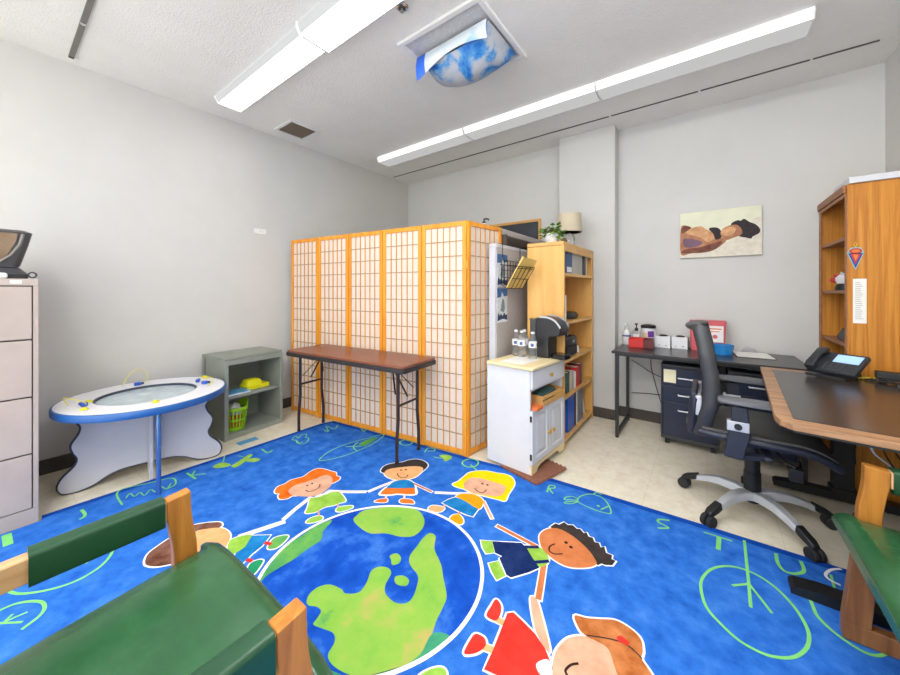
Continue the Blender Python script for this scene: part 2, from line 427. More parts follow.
RUG_ART = [('p',2,'orange_hair',13,[(-2150,1061),(-2178,1095),(-2173,1136),(-2184,1177),(-2172,1216),(-2159,1255),(-2179,1315),(-2179,1366),(-2137,1391),(-2077,1403),(-2032,1414),(-1992,1391),(-1960,1395),(-1936,1372),(-1933,1335),(-1937,1313),(-1941,1226),(-1981,1126),(-2010,1096),(-2007,1065),(-2035,1035),(-2078,1045),(-2092,1060),(-2119,1049)]),('p',3,'pale_skin',0,[(-2088,1116),(-2104,1169),(-2085,1221),(-2073,1280),(-2067,1325),(-2046,1361),(-2002,1363),(-1950,1332),(-1913,1292),(-1895,1242),(-1890,1194),(-1914,1156),(-1962,1124),(-2011,1100),(-2053,1098)]),('s',2,'pale_arm',10,[(-1905,1146),(-1878,1051),(-1845,964)],16),('s',2,'pale_arm',10,[(-1869,1262),(-1777,1322),(-1694,1384)],16),('s',2,'pale_skin',0,[(-1769,1117),(-1703,1080)],10),('s',2,'pale_skin',0,[(-1729,1216),(-1688,1192)],10),('p',3,'lime',12,[(-1898,1146),(-1885,1164),(-1888,1192),(-1863,1240),(-1826,1285),(-1774,1281),(-1707,1256),(-1719,1223),(-1725,1200),(-1735,1181),(-1755,1150),(-1758,1118),(-1760,1087),(-1794,1055),(-1834,1091)]),('p',4,'white',0,[(-1888,1166),(-1890,1194),(-1877,1212),(-1885,1245),(-1875,1261),(-1853,1235),(-1865,1213),(-1866,1187)]),('p',3,'lime',12,[(-1718,1014),(-1732,1038),(-1723,1072),(-1697,1092),(-1674,1081),(-1677,1059),(-1693,1030)]),('p',3,'lime',12,[(-1672,1168),(-1691,1190),(-1680,1214),(-1642,1250),(-1624,1240),(-1631,1213),(-1646,1180)]),('d',4,'ink',0,[(-2039,1210)],7),('d',4,'ink',0,[(-2033,1239)],7),('s',4,'ink',0,[(-1996,1176),(-1971,1177),(-1959,1191),(-1954,1220),(-1962,1247),(-1984,1264)],6),('p',2,'dark_hair',13,[(-1803,1616),(-1827,1658),(-1825,1706),(-1798,1750),(-1766,1790),(-1748,1845),(-1705,1885),(-1651,1893),(-1601,1874),(-1579,1843),(-1569,1798),(-1568,1770),(-1592,1716),(-1657,1654),(-1714,1611),(-1762,1606),(-1783,1605)]),('p',3,'peach_skin',12,[(-1753,1603),(-1775,1634),(-1766,1676),(-1728,1725),(-1686,1771),(-1638,1811),(-1603,1818),(-1574,1795),(-1559,1741),(-1556,1694),(-1570,1657),(-1600,1621),(-1637,1594),(-1686,1584),(-1725,1589)]),('s',2,'pale_arm',10,[(-1633,1574),(-1657,1489),(-1674,1409)],14),('s',2,'brown_skin',10,[(-1515,1633),(-1439,1633),(-1367,1633)],14),('s',2,'pale_arm',0,[(-1568,1448),(-1530,1409)],12),('s',2,'pale_arm',0,[(-1480,1519),(-1443,1474)],12),('p',3,'teal_blue',12,[(-1626,1582),(-1604,1618),(-1570,1640),(-1530,1641),(-1492,1618),(-1474,1592),(-1542,1539),(-1607,1491),(-1627,1536)]),('q',4,'orange',0,[(-1616,1489),(-1543,1541),(-1472,1599),(-1426,1554),(-1458,1524),(-1479,1514),(-1517,1492),(-1541,1462),(-1593,1424),(-1609,1452)]),('s',1,'white',0,[(-1616,1489),(-1609,1452),(-1593,1424),(-1541,1462),(-1517,1492),(-1479,1514),(-1426,1554),(-1472,1599)],26),('p',3,'orange',12,[(-1566,1355),(-1565,1378),(-1550,1399),(-1532,1418),(-1508,1399),(-1524,1376)]),('p',3,'orange',12,[(-1449,1443),(-1457,1469),(-1416,1495),(-1387,1494),(-1369,1478),(-1397,1460),(-1423,1443)]),('d',4,'ink',0,[(-1695,1701)],8),('d',4,'ink',0,[(-1672,1726)],8),('s',4,'ink',0,[(-1683,1655),(-1658,1639),(-1628,1634),(-1608,1646),(-1604,1668),(-1612,1683)],6),('p',2,'yellow',13,[(-1308,1780),(-1298,1827),(-1299,1893),(-1299,1960),(-1262,2014),(-1213,2050),(-1151,2065),(-1087,2087),(-1041,2078),(-996,2028),(-980,1970),(-969,1890),(-955,1820),(-993,1809),(-1033,1799),(-1088,1787),(-1149,1770),(-1219,1776),(-1272,1767)]),('p',3,'pale_skin',0,[(-1251,1822),(-1258,1898),(-1215,1939),(-1154,1951),(-1091,1957),(-1027,1958),(-1005,1907),(-999,1860),(-1020,1830),(-1061,1807),(-1105,1788),(-1161,1775),(-1217,1785)]),('d',4,'ink',0,[(-1156,1893)],8),('d',4,'ink',0,[(-1123,1901)],8),('s',4,'ink',0,[(-1165,1820),(-1140,1806),(-1111,1805),(-1099,1825),(-1100,1850)],6),('q',3,'teal_blue',12,[(-1241,1584),(-1231,1631),(-1213,1672),(-1171,1683),(-1113,1679),(-1041,1662),(-1030,1587),(-1070,1580),(-1121,1578),(-1185,1580)]),('p',3,'amber',12,[(-1214,1686),(-1200,1724),(-1163,1755),(-1123,1767),(-1079,1759),(-1048,1728),(-1036,1666),(-1081,1665),(-1135,1676),(-1185,1679)]),('s',2,'pale_arm',10,[(-1176,1749),(-1254,1694),(-1332,1645)],14),('s',2,'pale_skin',10,[(-1051,1739),(-993,1686),(-942,1641)],14),('s',2,'pale_skin',0,[(-1219,1580),(-1204,1547)],10),('s',2,'amber',0,[(-1113,1578),(-1100,1546)],10),('p',3,'peach_skin',12,[(-1272,1496),(-1273,1527),(-1241,1548),(-1202,1555),(-1196,1522),(-1216,1497),(-1249,1488)]),('p',3,'amber',12,[(-1119,1497),(-1126,1532),(-1104,1555),(-1071,1544),(-1046,1518),(-1048,1495),(-1079,1488)]),('q',2,'dark_hair',13,[(-661,1761),(-648,1805),(-629,1806),(-613,1843),(-591,1832),(-568,1847),(-544,1831),(-529,1840),(-505,1819),(-496,1834),(-478,1808),(-460,1813),(-445,1786),(-426,1793),(-412,1767),(-399,1783),(-383,1746),(-356,1746),(-354,1720),(-336,1721),(-343,1683),(-369,1666),(-384,1665),(-395,1645),(-410,1646),(-467,1683),(-547,1725),(-607,1743)]),('p',3,'brown_skin',12,[(-677,1658),(-678,1706),(-657,1750),(-618,1775),(-561,1769),(-501,1744),(-450,1710),(-412,1670),(-402,1645),(-424,1608),(-467,1572),(-509,1553),(-558,1555),(-607,1572),(-644,1600)]),('d',4,'ink',0,[(-556,1697)],9),('d',4,'ink',0,[(-527,1681)],9),('s',4,'ink',0,[(-598,1653),(-610,1626),(-602,1596),(-575,1591),(-547,1613)],7),('s',2,'brown_skin',10,[(-879,1602),(-763,1594),(-662,1587)],20),('s',2,'brown_skin',10,[(-590,1492),(-567,1409),(-546,1329)],24),('p',2,'lime',12,[(-709,1559),(-679,1574),(-641,1592),(-594,1561),(-582,1518),(-597,1481),(-624,1467),(-672,1516)]),('q',3,'navy',12,[(-852,1489),(-796,1523),(-731,1565),(-695,1548),(-657,1514),(-601,1472),(-629,1420),(-679,1348),(-701,1349),(-772,1415),(-767,1432),(-804,1431)]),('s',4,'navy',0,[(-705,1550),(-659,1582)],18),('s',4,'navy',0,[(-632,1486),(-586,1528)],18),('q',3,'lime',12,[(-901,1460),(-852,1489),(-806,1430),(-835,1401),(-869,1425)]),('q',3,'lime',12,[(-796,1358),(-767,1398),(-702,1343),(-722,1299),(-758,1324)]),('q',3,'red',14,[(-615,1191),(-598,1208),(-552,1196),(-497,1179),(-449,1151),(-421,1123),(-404,1103),(-408,1065),(-411,1033),(-490,991),(-585,968),(-591,1035),(-604,1121)]),('p',4,'white',0,[(-454,1084),(-436,1117),(-417,1117),(-399,1080),(-429,1062)]),('p',3,'red',14,[(-674,1134),(-680,1181),(-679,1218),(-649,1204),(-633,1165),(-638,1137)]),('p',3,'red',14,[(-666,971),(-673,1015),(-670,1050),(-638,1057),(-620,1039),(-625,1010),(-643,984)]),('s',2,'peach_skin',8,[(-638,1145),(-599,1149)],24),('s',2,'peach_skin',8,[(-626,1029),(-595,1038)],24),('p',2,'pale_skin',12,[(-570,1304),(-549,1315),(-508,1265),(-457,1193),(-433,1153),(-449,1151),(-504,1196)]),('p',2,'pale_skin',14,[(-414,1138),(-415,1177),(-399,1231),(-367,1267),(-324,1292),(-283,1291),(-259,1273),(-241,1239),(-218,1194),(-222,1142),(-290,1076),(-356,1050),(-400,1084)]),('p',3,'auburn',14,[(-405,1335),(-365,1353),(-320,1381),(-274,1409),(-224,1406),(-190,1387),(-177,1345),(-177,1315),(-156,1293),(-132,1267),(-122,1233),(-147,1167),(-208,1137),(-221,1192),(-246,1235),(-272,1279),(-305,1285),(-346,1281),(-375,1293)]),('s',4,'dark_hair',0,[(-343,1286),(-273,1322),(-220,1333),(-177,1315)],5),('q',4,'red',0,[(-260,1343),(-248,1357),(-219,1349),(-220,1333),(-251,1329)]),('s',4,'ink',0,[(-361,1113),(-370,1124),(-361,1151),(-345,1168)],8),('p',2,'brown_hair',14,[(-2050,423),(-2109,446),(-2136,489),(-2157,541),(-2173,629),(-2167,662),(-2100,732),(-2056,735),(-2038,711),(-1980,655),(-1928,581),(-1937,515),(-1973,459),(-2009,432)]),('p',3,'peach_skin',12,[(-2108,627),(-2077,687),(-2030,726),(-1958,734),(-1903,713),(-1844,659),(-1834,591),(-1907,552),(-2011,550)]),('s',2,'pale_arm',10,[(-1886,764),(-1855,848),(-1824,935)],24),('p',3,'lime',12,[(-1895,710),(-1883,763),(-1844,796),(-1790,739),(-1784,696),(-1800,669)]),('q',3,'teal_blue',12,[(-1846,795),(-1773,854),(-1731,791),(-1716,739),(-1682,669),(-1739,662),(-1784,696),(-1790,739)]),('p',3,'leaf',12,[(-1695,802),(-1739,853),(-1701,904),(-1672,869),(-1664,825)]),('p',3,'forest',12,[(-1616,671),(-1661,706),(-1656,739),(-1631,750),(-1592,702),(-1591,677)]),('s',4,'red',0,[(-1736,812),(-1714,821)],18),('s',4,'red',0,[(-1693,711),(-1677,716)],18),('p',1,'ocean',0,[(-1562,712),(-1597,759),(-1624,811),(-1644,866),(-1657,924),(-1661,983),(-1658,1044),(-1646,1104),(-1627,1163),(-1600,1219),(-1567,1272),(-1527,1321),(-1481,1365),(-1430,1403),(-1375,1434),(-1318,1459),(-1258,1476),(-1196,1485),(-1135,1487),(-1075,1481),(-1017,1466),(-962,1445),(-911,1416),(-864,1380),(-824,1339),(-789,1292),(-762,1240),(-741,1185),(-729,1127),(-725,1067),(-728,1007),(-740,947),(-759,888),(-786,832),(-819,779),(-859,730),(-905,686),(-956,648),(-1010,616),(-1068,592),(-1128,575),(-1189,565),(-1250,564),(-1311,570),(-1369,584),(-1424,606),(-1475,635),(-1522,670)]),('c',3,'white',0,[(-1562,712),(-1597,759),(-1624,811),(-1644,866),(-1657,924),(-1661,983),(-1658,1044),(-1646,1104),(-1627,1163),(-1600,1219),(-1567,1272),(-1527,1321),(-1481,1365),(-1430,1403),(-1375,1434),(-1318,1459),(-1258,1476),(-1196,1485),(-1135,1487),(-1075,1481),(-1017,1466),(-962,1445),(-911,1416),(-864,1380),(-824,1339),(-789,1292),(-762,1240),(-741,1185),(-729,1127),(-725,1067),(-728,1007),(-740,947),(-759,888),(-786,832),(-819,779),(-859,730),(-905,686),(-956,648),(-1010,616),(-1068,592),(-1128,575),(-1189,565),(-1250,564),(-1311,570),(-1369,584),(-1424,606),(-1475,635),(-1522,670)],16),('p',2,'land',0,[(-1548,1211),(-1547,1272),(-1457,1375),(-1332,1445),(-1247,1424),(-1194,1364),(-1187,1287),(-1235,1241),(-1316,1211),(-1380,1163),(-1466,1161),(-1532,1177)]),('p',2,'leaf',0,[(-1559,720),(-1621,820),(-1643,887),(-1645,955),(-1651,1033),(-1624,1108),(-1585,1030),(-1538,986),(-1536,914),(-1528,843),(-1533,783),(-1533,715),(-1511,671)]),('p',2,'land',0,[(-1281,757),(-1303,785),(-1302,825),(-1275,859),(-1219,874),(-1186,872),(-1147,908),(-1159,959),(-1190,1009),(-1181,1046),(-1144,1066),(-1110,1054),(-1087,1000),(-1055,970),(-996,964),(-958,987),(-953,1021),(-974,1070),(-1008,1115),(-1078,1139),(-1114,1177),(-1127,1238),(-1141,1302),(-1136,1349),(-1096,1345),(-1049,1278),(-965,1223),(-912,1172),(-848,1112),(-829,1065),(-815,1007),(-796,958),(-785,908),(-787,853),(-815,796),(-858,741),(-915,699),(-984,680),(-1032,687),(-1052,727),(-1083,744),(-1126,732),(-1171,719),(-1181,739),(-1196,767),(-1227,767),(-1256,752)]),('p',2,'teal_green',0,[(-796,958),(-740,990),(-747,947),(-775,868),(-817,793),(-893,705),(-953,658),(-1032,614),(-1108,596),(-1098,637),(-996,663),(-899,703),(-823,785),(-784,872)]),('p',2,'land',0,[(-1189,1121),(-1174,1150),(-1138,1143),(-1123,1114),(-1140,1089),(-1165,1106)]),('p',2,'land',0,[(-1082,1053),(-1059,1077),(-1023,1075),(-1012,1049),(-1034,1032),(-1063,1031)]),('p',2,'land',0,[(-1279,705),(-1234,716),(-1189,706),(-1155,670),(-1138,644),(-1178,633),(-1254,657)]),('p',3,'lime',12,[(-741,820),(-724,865),(-695,891),(-671,876),(-689,818)]),('s',3,'glow_green',0,[(-2840,51),(-2743,53)],40),('s',3,'glow_green',0,[(-2833,311),(-2771,316),(-2739,310),(-2729,297)],18),('c',3,'glow_green',0,[(-2326,46),(-2400,57),(-2444,90),(-2467,147),(-2478,221),(-2462,283),(-2421,327),(-2345,354),(-2268,350),(-2199,312),(-2166,263),(-2160,206),(-2187,143),(-2239,83),(-2287,54)],15),('s',3,'glow_green',0,[(-2343,1),(-2340,109),(-2336,201),(-2264,264)],12),('s',3,'glow_green',0,[(-2336,201),(-2332,283)],11),('s',3,'glow_green',0,[(-2336,201),(-2398,275)],11),('s',3,'glow_green',0,[(-2184,-9),(-2196,23),(-2193,58),(-2168,92),(-2123,123),(-2073,128),(-2037,112),(-2011,74)],15),('s',3,'glow_green',0,[(-2107,22),(-2100,83)],11),('s',3,'glow_green',0,[(-2110,23),(-2054,70)],11),('s',3,'glow_green',0,[(-2103,30),(-2128,50)],11),('s',3,'glow_green',0,[(-2828,803),(-2705,812)],16),('s',3,'glow_green',0,[(-2766,807),(-2820,843)],13),('s',3,'glow_green',0,[(-2770,813),(-2726,871)],13),('s',3,'glow_green',0,[(-2789,1275),(-2697,1272),(-2704,1310)],15),('p',3,'lime',0,[(-2792,940),(-2808,1004),(-2716,1030),(-2716,988),(-2745,949)]),('p',3,'lime',0,[(-2695,1022),(-2738,1100),(-2779,1173),(-2750,1189),(-2694,1119),(-2649,1039)]),('p',3,'lime',0,[(-2710,1116),(-2690,1172),(-2633,1194),(-2623,1152),(-2662,1123)]),('s',3,'glow_green',0,[(-2901,1055),(-2818,1016)],10),('s',3,'glow_green',0,[(-2821,1115),(-2780,1135)],10),('s',3,'glow_green',0,[(-2718,459),(-2876,462),(-2928,500),(-2885,607),(-2837,721),(-2732,713),(-2707,665)],12),('s',3,'glow_green',0,[(-2783,487),(-2829,513),(-2764,522),(-2792,552),(-2729,561),(-2780,600),(-2721,612),(-2768,649),(-2707,661),(-2764,697)],9),('s',3,'glow_green',0,[(-2709,1513),(-2667,1501),(-2656,1534)],11),('s',3,'glow_green',0,[(-2728,1783),(-2672,1785),(-2793,1846),(-2677,1849),(-2730,1921)],12),('s',3,'glow_green',0,[(-2493,2000),(-2419,1975),(-2466,2033)],12),('c',3,'glow_green',0,[(-2011,2005),(-2021,2043),(-1995,2074),(-1940,2075),(-1920,2039),(-1937,1999),(-1974,1988)],12),('s',3,'glow_green',0,[(-1738,2001),(-1762,2066),(-1718,2088),(-1694,2065),(-1728,2029)],11),('c',3,'glow_green',0,[(-1412,2034),(-1417,2089),(-1389,2128),(-1340,2128),(-1315,2094),(-1315,2046),(-1355,2012)],13),('s',3,'glow_green',0,[(-1349,2051),(-1281,2018)],12),('c',3,'glow_green',0,[(-2275,1443),(-2335,1565),(-2337,1722),(-2294,1886),(-2234,2036),(-2174,1888),(-2167,1758),(-2180,1607),(-2224,1490)],9),('s',3,'glow_green',0,[(-2300,1695),(-2213,1771)],12),('s',3,'glow_green',0,[(-2290,1802),(-2253,1730),(-2180,1702)],12),('p',3,'leaf',0,[(-2257,1793),(-2266,1889),(-2231,1964),(-2196,1855),(-2198,1782)]),('c',3,'glow_green',0,[(-2773,1510),(-2813,1565),(-2755,1554),(-2800,1612),(-2771,1641),(-2721,1598),(-2680,1604),(-2618,1540),(-2646,1503),(-2721,1520)],10),('p',3,'lime',0,[(-1616,2028),(-1562,2074),(-1517,2055),(-1521,1983),(-1558,2001)]),('s',3,'glow_green',0,[(-1632,1984),(-1574,1999)],10),('s',3,'glow_green',0,[(-790,2058),(-803,2133),(-775,2146),(-769,2122),(-790,2099),(-757,2064)],12),('c',3,'glow_green',0,[(-614,2078),(-610,2135),(-573,2190),(-515,2202),(-465,2157),(-429,2074),(-470,2052),(-526,2050),(-583,2058)],9),('s',3,'glow_green',0,[(-617,2097),(-652,2100),(-679,2070),(-677,2041),(-646,2064),(-613,2081)],9),('s',3,'glow_green',0,[(-612,2072),(-660,2028),(-666,2007),(-630,2029),(-609,2067)],9),('d',3,'glow_green',0,[(-502,2098)],9),('s',3,'glow_green',0,[(-480,2075),(-456,2126)],11),('s',3,'glow_green',0,[(-555,2200),(-544,2231),(-516,2229)],9),('s',3,'glow_green',0,[(-167,2193),(-207,2173),(-210,2145),(-180,2134),(-162,2121),(-202,2091)],14),('s',3,'glow_green',0,[(-9,2194),(94,2200)],13),('s',3,'glow_green',0,[(48,2189),(43,2096)],24),('c',3,'glow_green',0,[(-20,1764),(-17,1835),(14,1920),(63,1979),(118,2006),(177,2001),(229,1963),(267,1902),(288,1837),(294,1768),(277,1697),(240,1633),(197,1597),(151,1580),(93,1588),(45,1623),(-1,1678)],14),('s',3,'glow_green',0,[(148,2237),(144,2060),(141,1918),(137,1787)],14),('s',3,'glow_green',0,[(88,1871),(142,1921)],13),('s',3,'glow_green',0,[(143,1919),(171,1861),(198,1803)],13),('s',3,'glow_green',0,[(260,2213),(258,2145),(274,2103),(310,2111),(343,2155),(344,2218)],17),('s',3,'glow_green',0,[(330,2025),(333,1927),(337,1885),(363,1840),(399,1808),(437,1794),(471,1810),(515,1866)],14),('s',3,'glow_green',0,[(374,2038),(420,2066)],12),('s',3,'glow_green',0,[(432,2192),(423,2082)],12),('s',3,'white',0,[(474,2266),(441,2236),(415,2186),(419,2157),(445,2144)],11)]
CANVAS_ART = [('sheet', [(0.0, 0.062), (0.256, 0.097), (0.464, 0.164), (0.608, 0.308), (0.8, 0.399), (1.0, 0.417), (1.0, 0.0), (0.008, -0.001)]), ('sheet', [(0.88, 0.685), (0.928, 0.747), (1.0, 0.736), (1.0, 0.389), (0.8, 0.385)]), ('skin', [(0.011, 0.097), (0.011, 0.644), (0.064, 0.728), (0.144, 0.653), (0.256, 0.546), (0.384, 0.439), (0.496, 0.424), (0.592, 0.33), (0.464, 0.164), (0.336, 0.104), (0.16, 0.1)]), ('skin_dark', [(0.016, 0.121), (0.096, 0.204), (0.256, 0.217), (0.416, 0.287), (0.544, 0.316), (0.464, 0.164), (0.336, 0.104), (0.16, 0.1)]), ('plum', [(0.048, 0.424), (0.176, 0.407), (0.304, 0.315), (0.176, 0.226), (0.064, 0.254)]), ('skin_light', [(0.096, 0.616), (0.256, 0.681), (0.336, 0.609), (0.416, 0.523), (0.448, 0.401), (0.368, 0.322), (0.256, 0.441), (0.096, 0.539)]), ('hair', [(0.376, 0.611), (0.464, 0.624), (0.52, 0.561), (0.536, 0.413), (0.464, 0.364), (0.432, 0.491)]), ('skin_dark', [(0.016, 0.644), (0.064, 0.721), (0.152, 0.667), (0.096, 0.6), (0.032, 0.549)]), ('hair', [(0.648, 0.669), (0.72, 0.732), (0.76, 0.717), (0.8, 0.748), (0.864, 0.673), (0.928, 0.616), (0.976, 0.517), (0.968, 0.435), (0.896, 0.374), (0.88, 0.333), (0.816, 0.361), (0.736, 0.407), (0.672, 0.545)]), ('skin', [(0.52, 0.494), (0.56, 0.59), (0.64, 0.641), (0.72, 0.635), (0.771, 0.531), (0.768, 0.432), (0.672, 0.373), (0.592, 0.339), (0.544, 0.403)]), ('skin_light', [(0.528, 0.501), (0.568, 0.574), (0.648, 0.611), (0.704, 0.569), (0.672, 0.459), (0.576, 0.428)])]

# ------------------------------------------------------------------ the room
XL, XR, YB, H, YN = -3.622, 1.009, 3.789, 2.868, -2.0
structure('floor', MB().box((XL-.1, YN, -.1), (XR+.1, YB+.1, 0)), 'floor_tile', smooth=0)
structure('ceiling', MB().box((XL-.1, YN, H), (XR+.1, YB+.1, H+.1)), 'ceiling_paint', smooth=0)
structure('wall_left', MB().box((XL-.1, YN, 0), (XL, YB, H)), 'wall_paint', smooth=0)
structure('wall_back', MB().box((XL-.1, YB, 0), (XR+.1, YB+.1, H)), 'wall_paint', smooth=0)
structure('wall_right', MB().box((XR, YN, 0), (XR+.1, YB, H)), 'wall_paint', smooth=0)
structure('wall_column', MB().box((-1.262, 3.622, 0), (-.715, YB, H)), 'wall_paint', smooth=0, bevel=.008)
structure('baseboard_left', MB().box((XL, YN, 0), (XL+.008, YB, .1)), 'rubber_base', smooth=0)
structure('baseboard_back', MB().box((XL+.008, YB-.008, 0), (-1.27, YB, .1)).box((-.707, YB-.008, 0), (XR-.008, YB, .1)), 'rubber_base', smooth=0)
structure('baseboard_column', MB().box((-1.27, 3.614, 0), (-.707, 3.622, .1)).box((-.715, 3.622, 0), (-.707, YB-.008, .1)).box((-1.27, 3.622, 0), (-1.262, YB-.008, .1)), 'rubber_base', smooth=0)
structure('baseboard_right', MB().box((XR-.008, YN, 0), (XR, YB, .1)), 'rubber_base', smooth=0)

# ceiling lights: wraparound fixtures, housing + lens + end caps
def ceiling_light(x0, x1, yc, lens, label, hw=.108, dz=.058):
    t = thing('ceiling_light', label, 'ceiling light', ((x0+x1)/2, yc, H), 0, 'fluorescent ceiling fixtures')
    obj('housing', MB().box((x0+.004, yc-hw+.03, H-.03), (x1-.004, yc+hw-.03, H-.0005)), 'white_metal', t, world=True, smooth=0)
    pr = [(yc-hw, H-.002), (yc-hw, H-.022), (yc-hw+.022, H-dz), (yc+hw-.022, H-dz), (yc+hw, H-.022), (yc+hw, H-.002), (yc+hw-.006, H-.002), (yc+hw-.006, H-.02), (yc+hw-.026, H-dz+.006), (yc-hw+.026, H-dz+.006), (yc-hw+.006, H-.02), (yc-hw+.006, H-.002)]
    df = MB().prism(pr, x0+.004, x1-.004, 'x')
    for i, f in enumerate(df.f):
        c = sum((Vector(df.v[k]) for k in f), Vector()) / len(f)
        if abs(c.y - yc) > hw - .03 and (lens == 'lit_lens' or c.y < yc): df.m[i] = 1
    obj('diffuser', df, [lens, lens + '_side' if lens + '_side' in MATS else lens], t, world=True, smooth=20)
    cap = [(yc-hw-.004, H-.001), (yc-hw-.004, H-.024), (yc-hw+.02, H-dz-.004), (yc+hw-.02, H-dz-.004), (yc+hw+.004, H-.024), (yc+hw+.004, H-.001)]
    for a in (x0-.004, x1-.004):
        obj('end_cap', MB().prism(cap, a+.0005, a+.0075, 'x'), 'white_metal', t, world=True, smooth=0)
    return t
ceiling_light(-3.25, -1.99, 1.22, 'lit_lens', 'brightly lit long ceiling fixture nearest the left wall')
ceiling_light(-1.97, -.71, 1.22, 'lit_lens', 'brightly lit ceiling fixture running off the top edge of the photo', hw=.120, dz=.066)
ceiling_light(-.69, .57, 1.22, 'fill_lens', 'bright ceiling fixture added out of view, continuing the row overhead')  # added beyond the view to brighten the floor
for x in (-1.32, -.04):  # unseen row added for more light from overhead
    ceiling_light(x - .63, x + .63, -.75, 'fill_lens', 'bright ceiling fixture added out of view behind the green armchair')
ceiling_light(-3.19, -1.94, 2.91, 'dim_lens', 'dim ceiling fixture by the back wall, leftmost of three, above the folding screen')
ceiling_light(-1.93, -.70, 2.91, 'dim_lens', 'dim ceiling fixture by the back wall, middle of three, before the column')
ceiling_light(-.69, .49, 2.91, 'dim_lens', 'dim ceiling fixture by the back wall, rightmost of three')

def ceiling_track(x0, x1, y, w, label, group='ceiling tracks along the back wall'):
    o = obj('ceiling_track', MB().box((x0, y-w/2, H-.006), (x1, y+w/2, H-.0005)), 'slot_dark', at=((x0+x1)/2, y, H), world=True, smooth=0)
    return tag(o, label, 'track', group)
ceiling_track(-3.56, -.728, 3.43, .012, 'thin dark ceiling slot from the room corner to the column')
ceiling_track(-.708, -.058, 3.43, .012, 'thin dark ceiling slot just right of the column')
ceiling_track(-.042, .575, 3.43, .012, 'thin dark ceiling slot above the wall photo')
ceiling_track(.59, .89, 3.43, .012, 'short thin dark ceiling slot nearest the right wall')
t = thing('ceiling_track', 'wide dark grey ceiling channel near the left wall at the top left', 'track', (-2.6, .335, H))
obj('channel', MB().box((-3.49, .322, H-.012), (-1.7, .348, H-.0005)), 'channel_grey', t, world=True, smooth=0)
obj('end_stop', MB().box((-3.515, .322, H-.012), (-3.491, .348, H-.0005)), 'black', t, world=True, smooth=0)
obj('clip', MB().cyl((-3.0, .336, H-.018), (-3.0, .336, H-.0125), .014), 'chrome', t, world=True)

# air vent
t = thing('air_vent', 'square ceiling air vent with brown louvres near the left wall', 'vent', (-3.29, 1.845, H))
fr = MB()
for a, b in (((-3.45, 1.69), (-3.13, 1.715)), ((-3.45, 1.975), (-3.13, 2.0)), ((-3.45, 1.715), (-3.425, 1.975)), ((-3.155, 1.715), (-3.13, 1.975))):
    fr.box((a[0], a[1], H-.014), (b[0], b[1], H-.0005))
obj('vent_frame', fr, 'white_metal', t, world=True, smooth=0)
obj('vent_backing', MB().box((-3.425, 1.715, H-.003), (-3.155, 1.975, H-.0005)), 'slot_dark', t, world=True, smooth=0)
lv = MB()
for i in range(9):
    y = 1.735 + i * .0275
    lv.bar((-3.423, y, H-.008), (-3.157, y, H-.008), .02, .003, up=(0, .6, 1))
obj('louvres', lv, 'vent_brown', t, world=True, smooth=0)

# sprinkler
t = thing('fire_sprinkler', 'small round recessed sprinkler in the ceiling beside the bright fixture', 'sprinkler', (-1.387, 1.4, H))
obj('escutcheon', MB().lathe([(.0, -.002), (.036, -.002), (.036, -.006), (.026, -.012), (.0, -.012)], (0, 0, -.0005)), 'chrome', t)
obj('sprinkler_cup', MB().lathe([(0, -.0126), (.02, -.0126), (.02, -.016), (0, -.016)]), 'slot_dark', t)
obj('deflector', MB().lathe([(0, -.0165), (.006, -.0165), (.005, -.03), (.013, -.031), (.013, -.033), (0, -.033)]), 'steel', t)

# light panel with hanging sky cover
t = thing('ceiling_light_panel', 'square recessed ceiling light panel with white rim, switched off', 'ceiling light', (-1.3, 1.9, H))
fr = MB(); x0, x1, y0, y1 = -1.62, -.985, 1.585, 2.2
for a, b in (((x0, y0), (x1, y0+.035)), ((x0, y1-.035), (x1, y1)), ((x0, y0+.035), (x0+.035, y1-.035)), ((x1-.035, y0+.035), (x1, y1-.035))):
    fr.box((a[0], a[1], H-.022), (b[0], b[1], H-.0005))
obj('panel_rim', fr, 'white_metal', t, world=True, smooth=0, bevel=.006)
obj('prismatic_lens', MB().box((x0+.035, y0+.035, H-.006), (x1-.035, y1-.035, H-.0005)), 'prismatic_lens', t, world=True, smooth=0)
t = thing('sky_light_cover', 'sagging blue sky and clouds film cover hanging from the square ceiling light panel', 'light cover', (-1.3, 1.9, H-.03))
Z0 = H - .0235
def flap(u, v):
    h = .125 - .065 * math.sin(PI * min(1, .05 + u)) + .03 * u
    return (-1.03 - .56*u, 1.735 + .015*u - .012*math.sin(PI*v), Z0 - h*v)
def flap_part(u0, u1): return lambda u, v: flap(u0 + (u1-u0)*u, v)
obj('front_flap', MB().sheet(flap_part(0, .86), 20, 8, .0015), 'cloud_film_pale', t, world=True, smooth=60, solid=False)
obj('flap_end', MB().sheet(flap_part(.862, 1.0), 6, 8, .0015), 'sky_blue_film', t, world=True, smooth=60, solid=False)
def sag(u, v):
    d = (.06 + .125 * math.sin(PI * min(1, .12 + u*.75)) ** .9) * math.sin(PI * min(1, .1 + v*.9)) ** .75
    return (-1.03 - .50*u, 1.755 + .37*v, Z0 - d * (1 if u > .06 else u/.06))
obj('sky_sheet', MB().sheet(sag, 26, 22, .0015), 'cloud_film', t, world=True, smooth=60, solid=False)

# wall plate on the left wall
t = thing('wall_plate', 'small blank white plate high on the left wall', 'wall plate', (XL, 1.636, 1.853))
obj('plate', MB().box((.0005, -.058, -.026), (.008, .058, .026)), 'white_metal', t, bevel=.003)
obj('screw', MB().cyl((.008, 0, 0), (.0095, 0, 0), .004), 'steel', t)

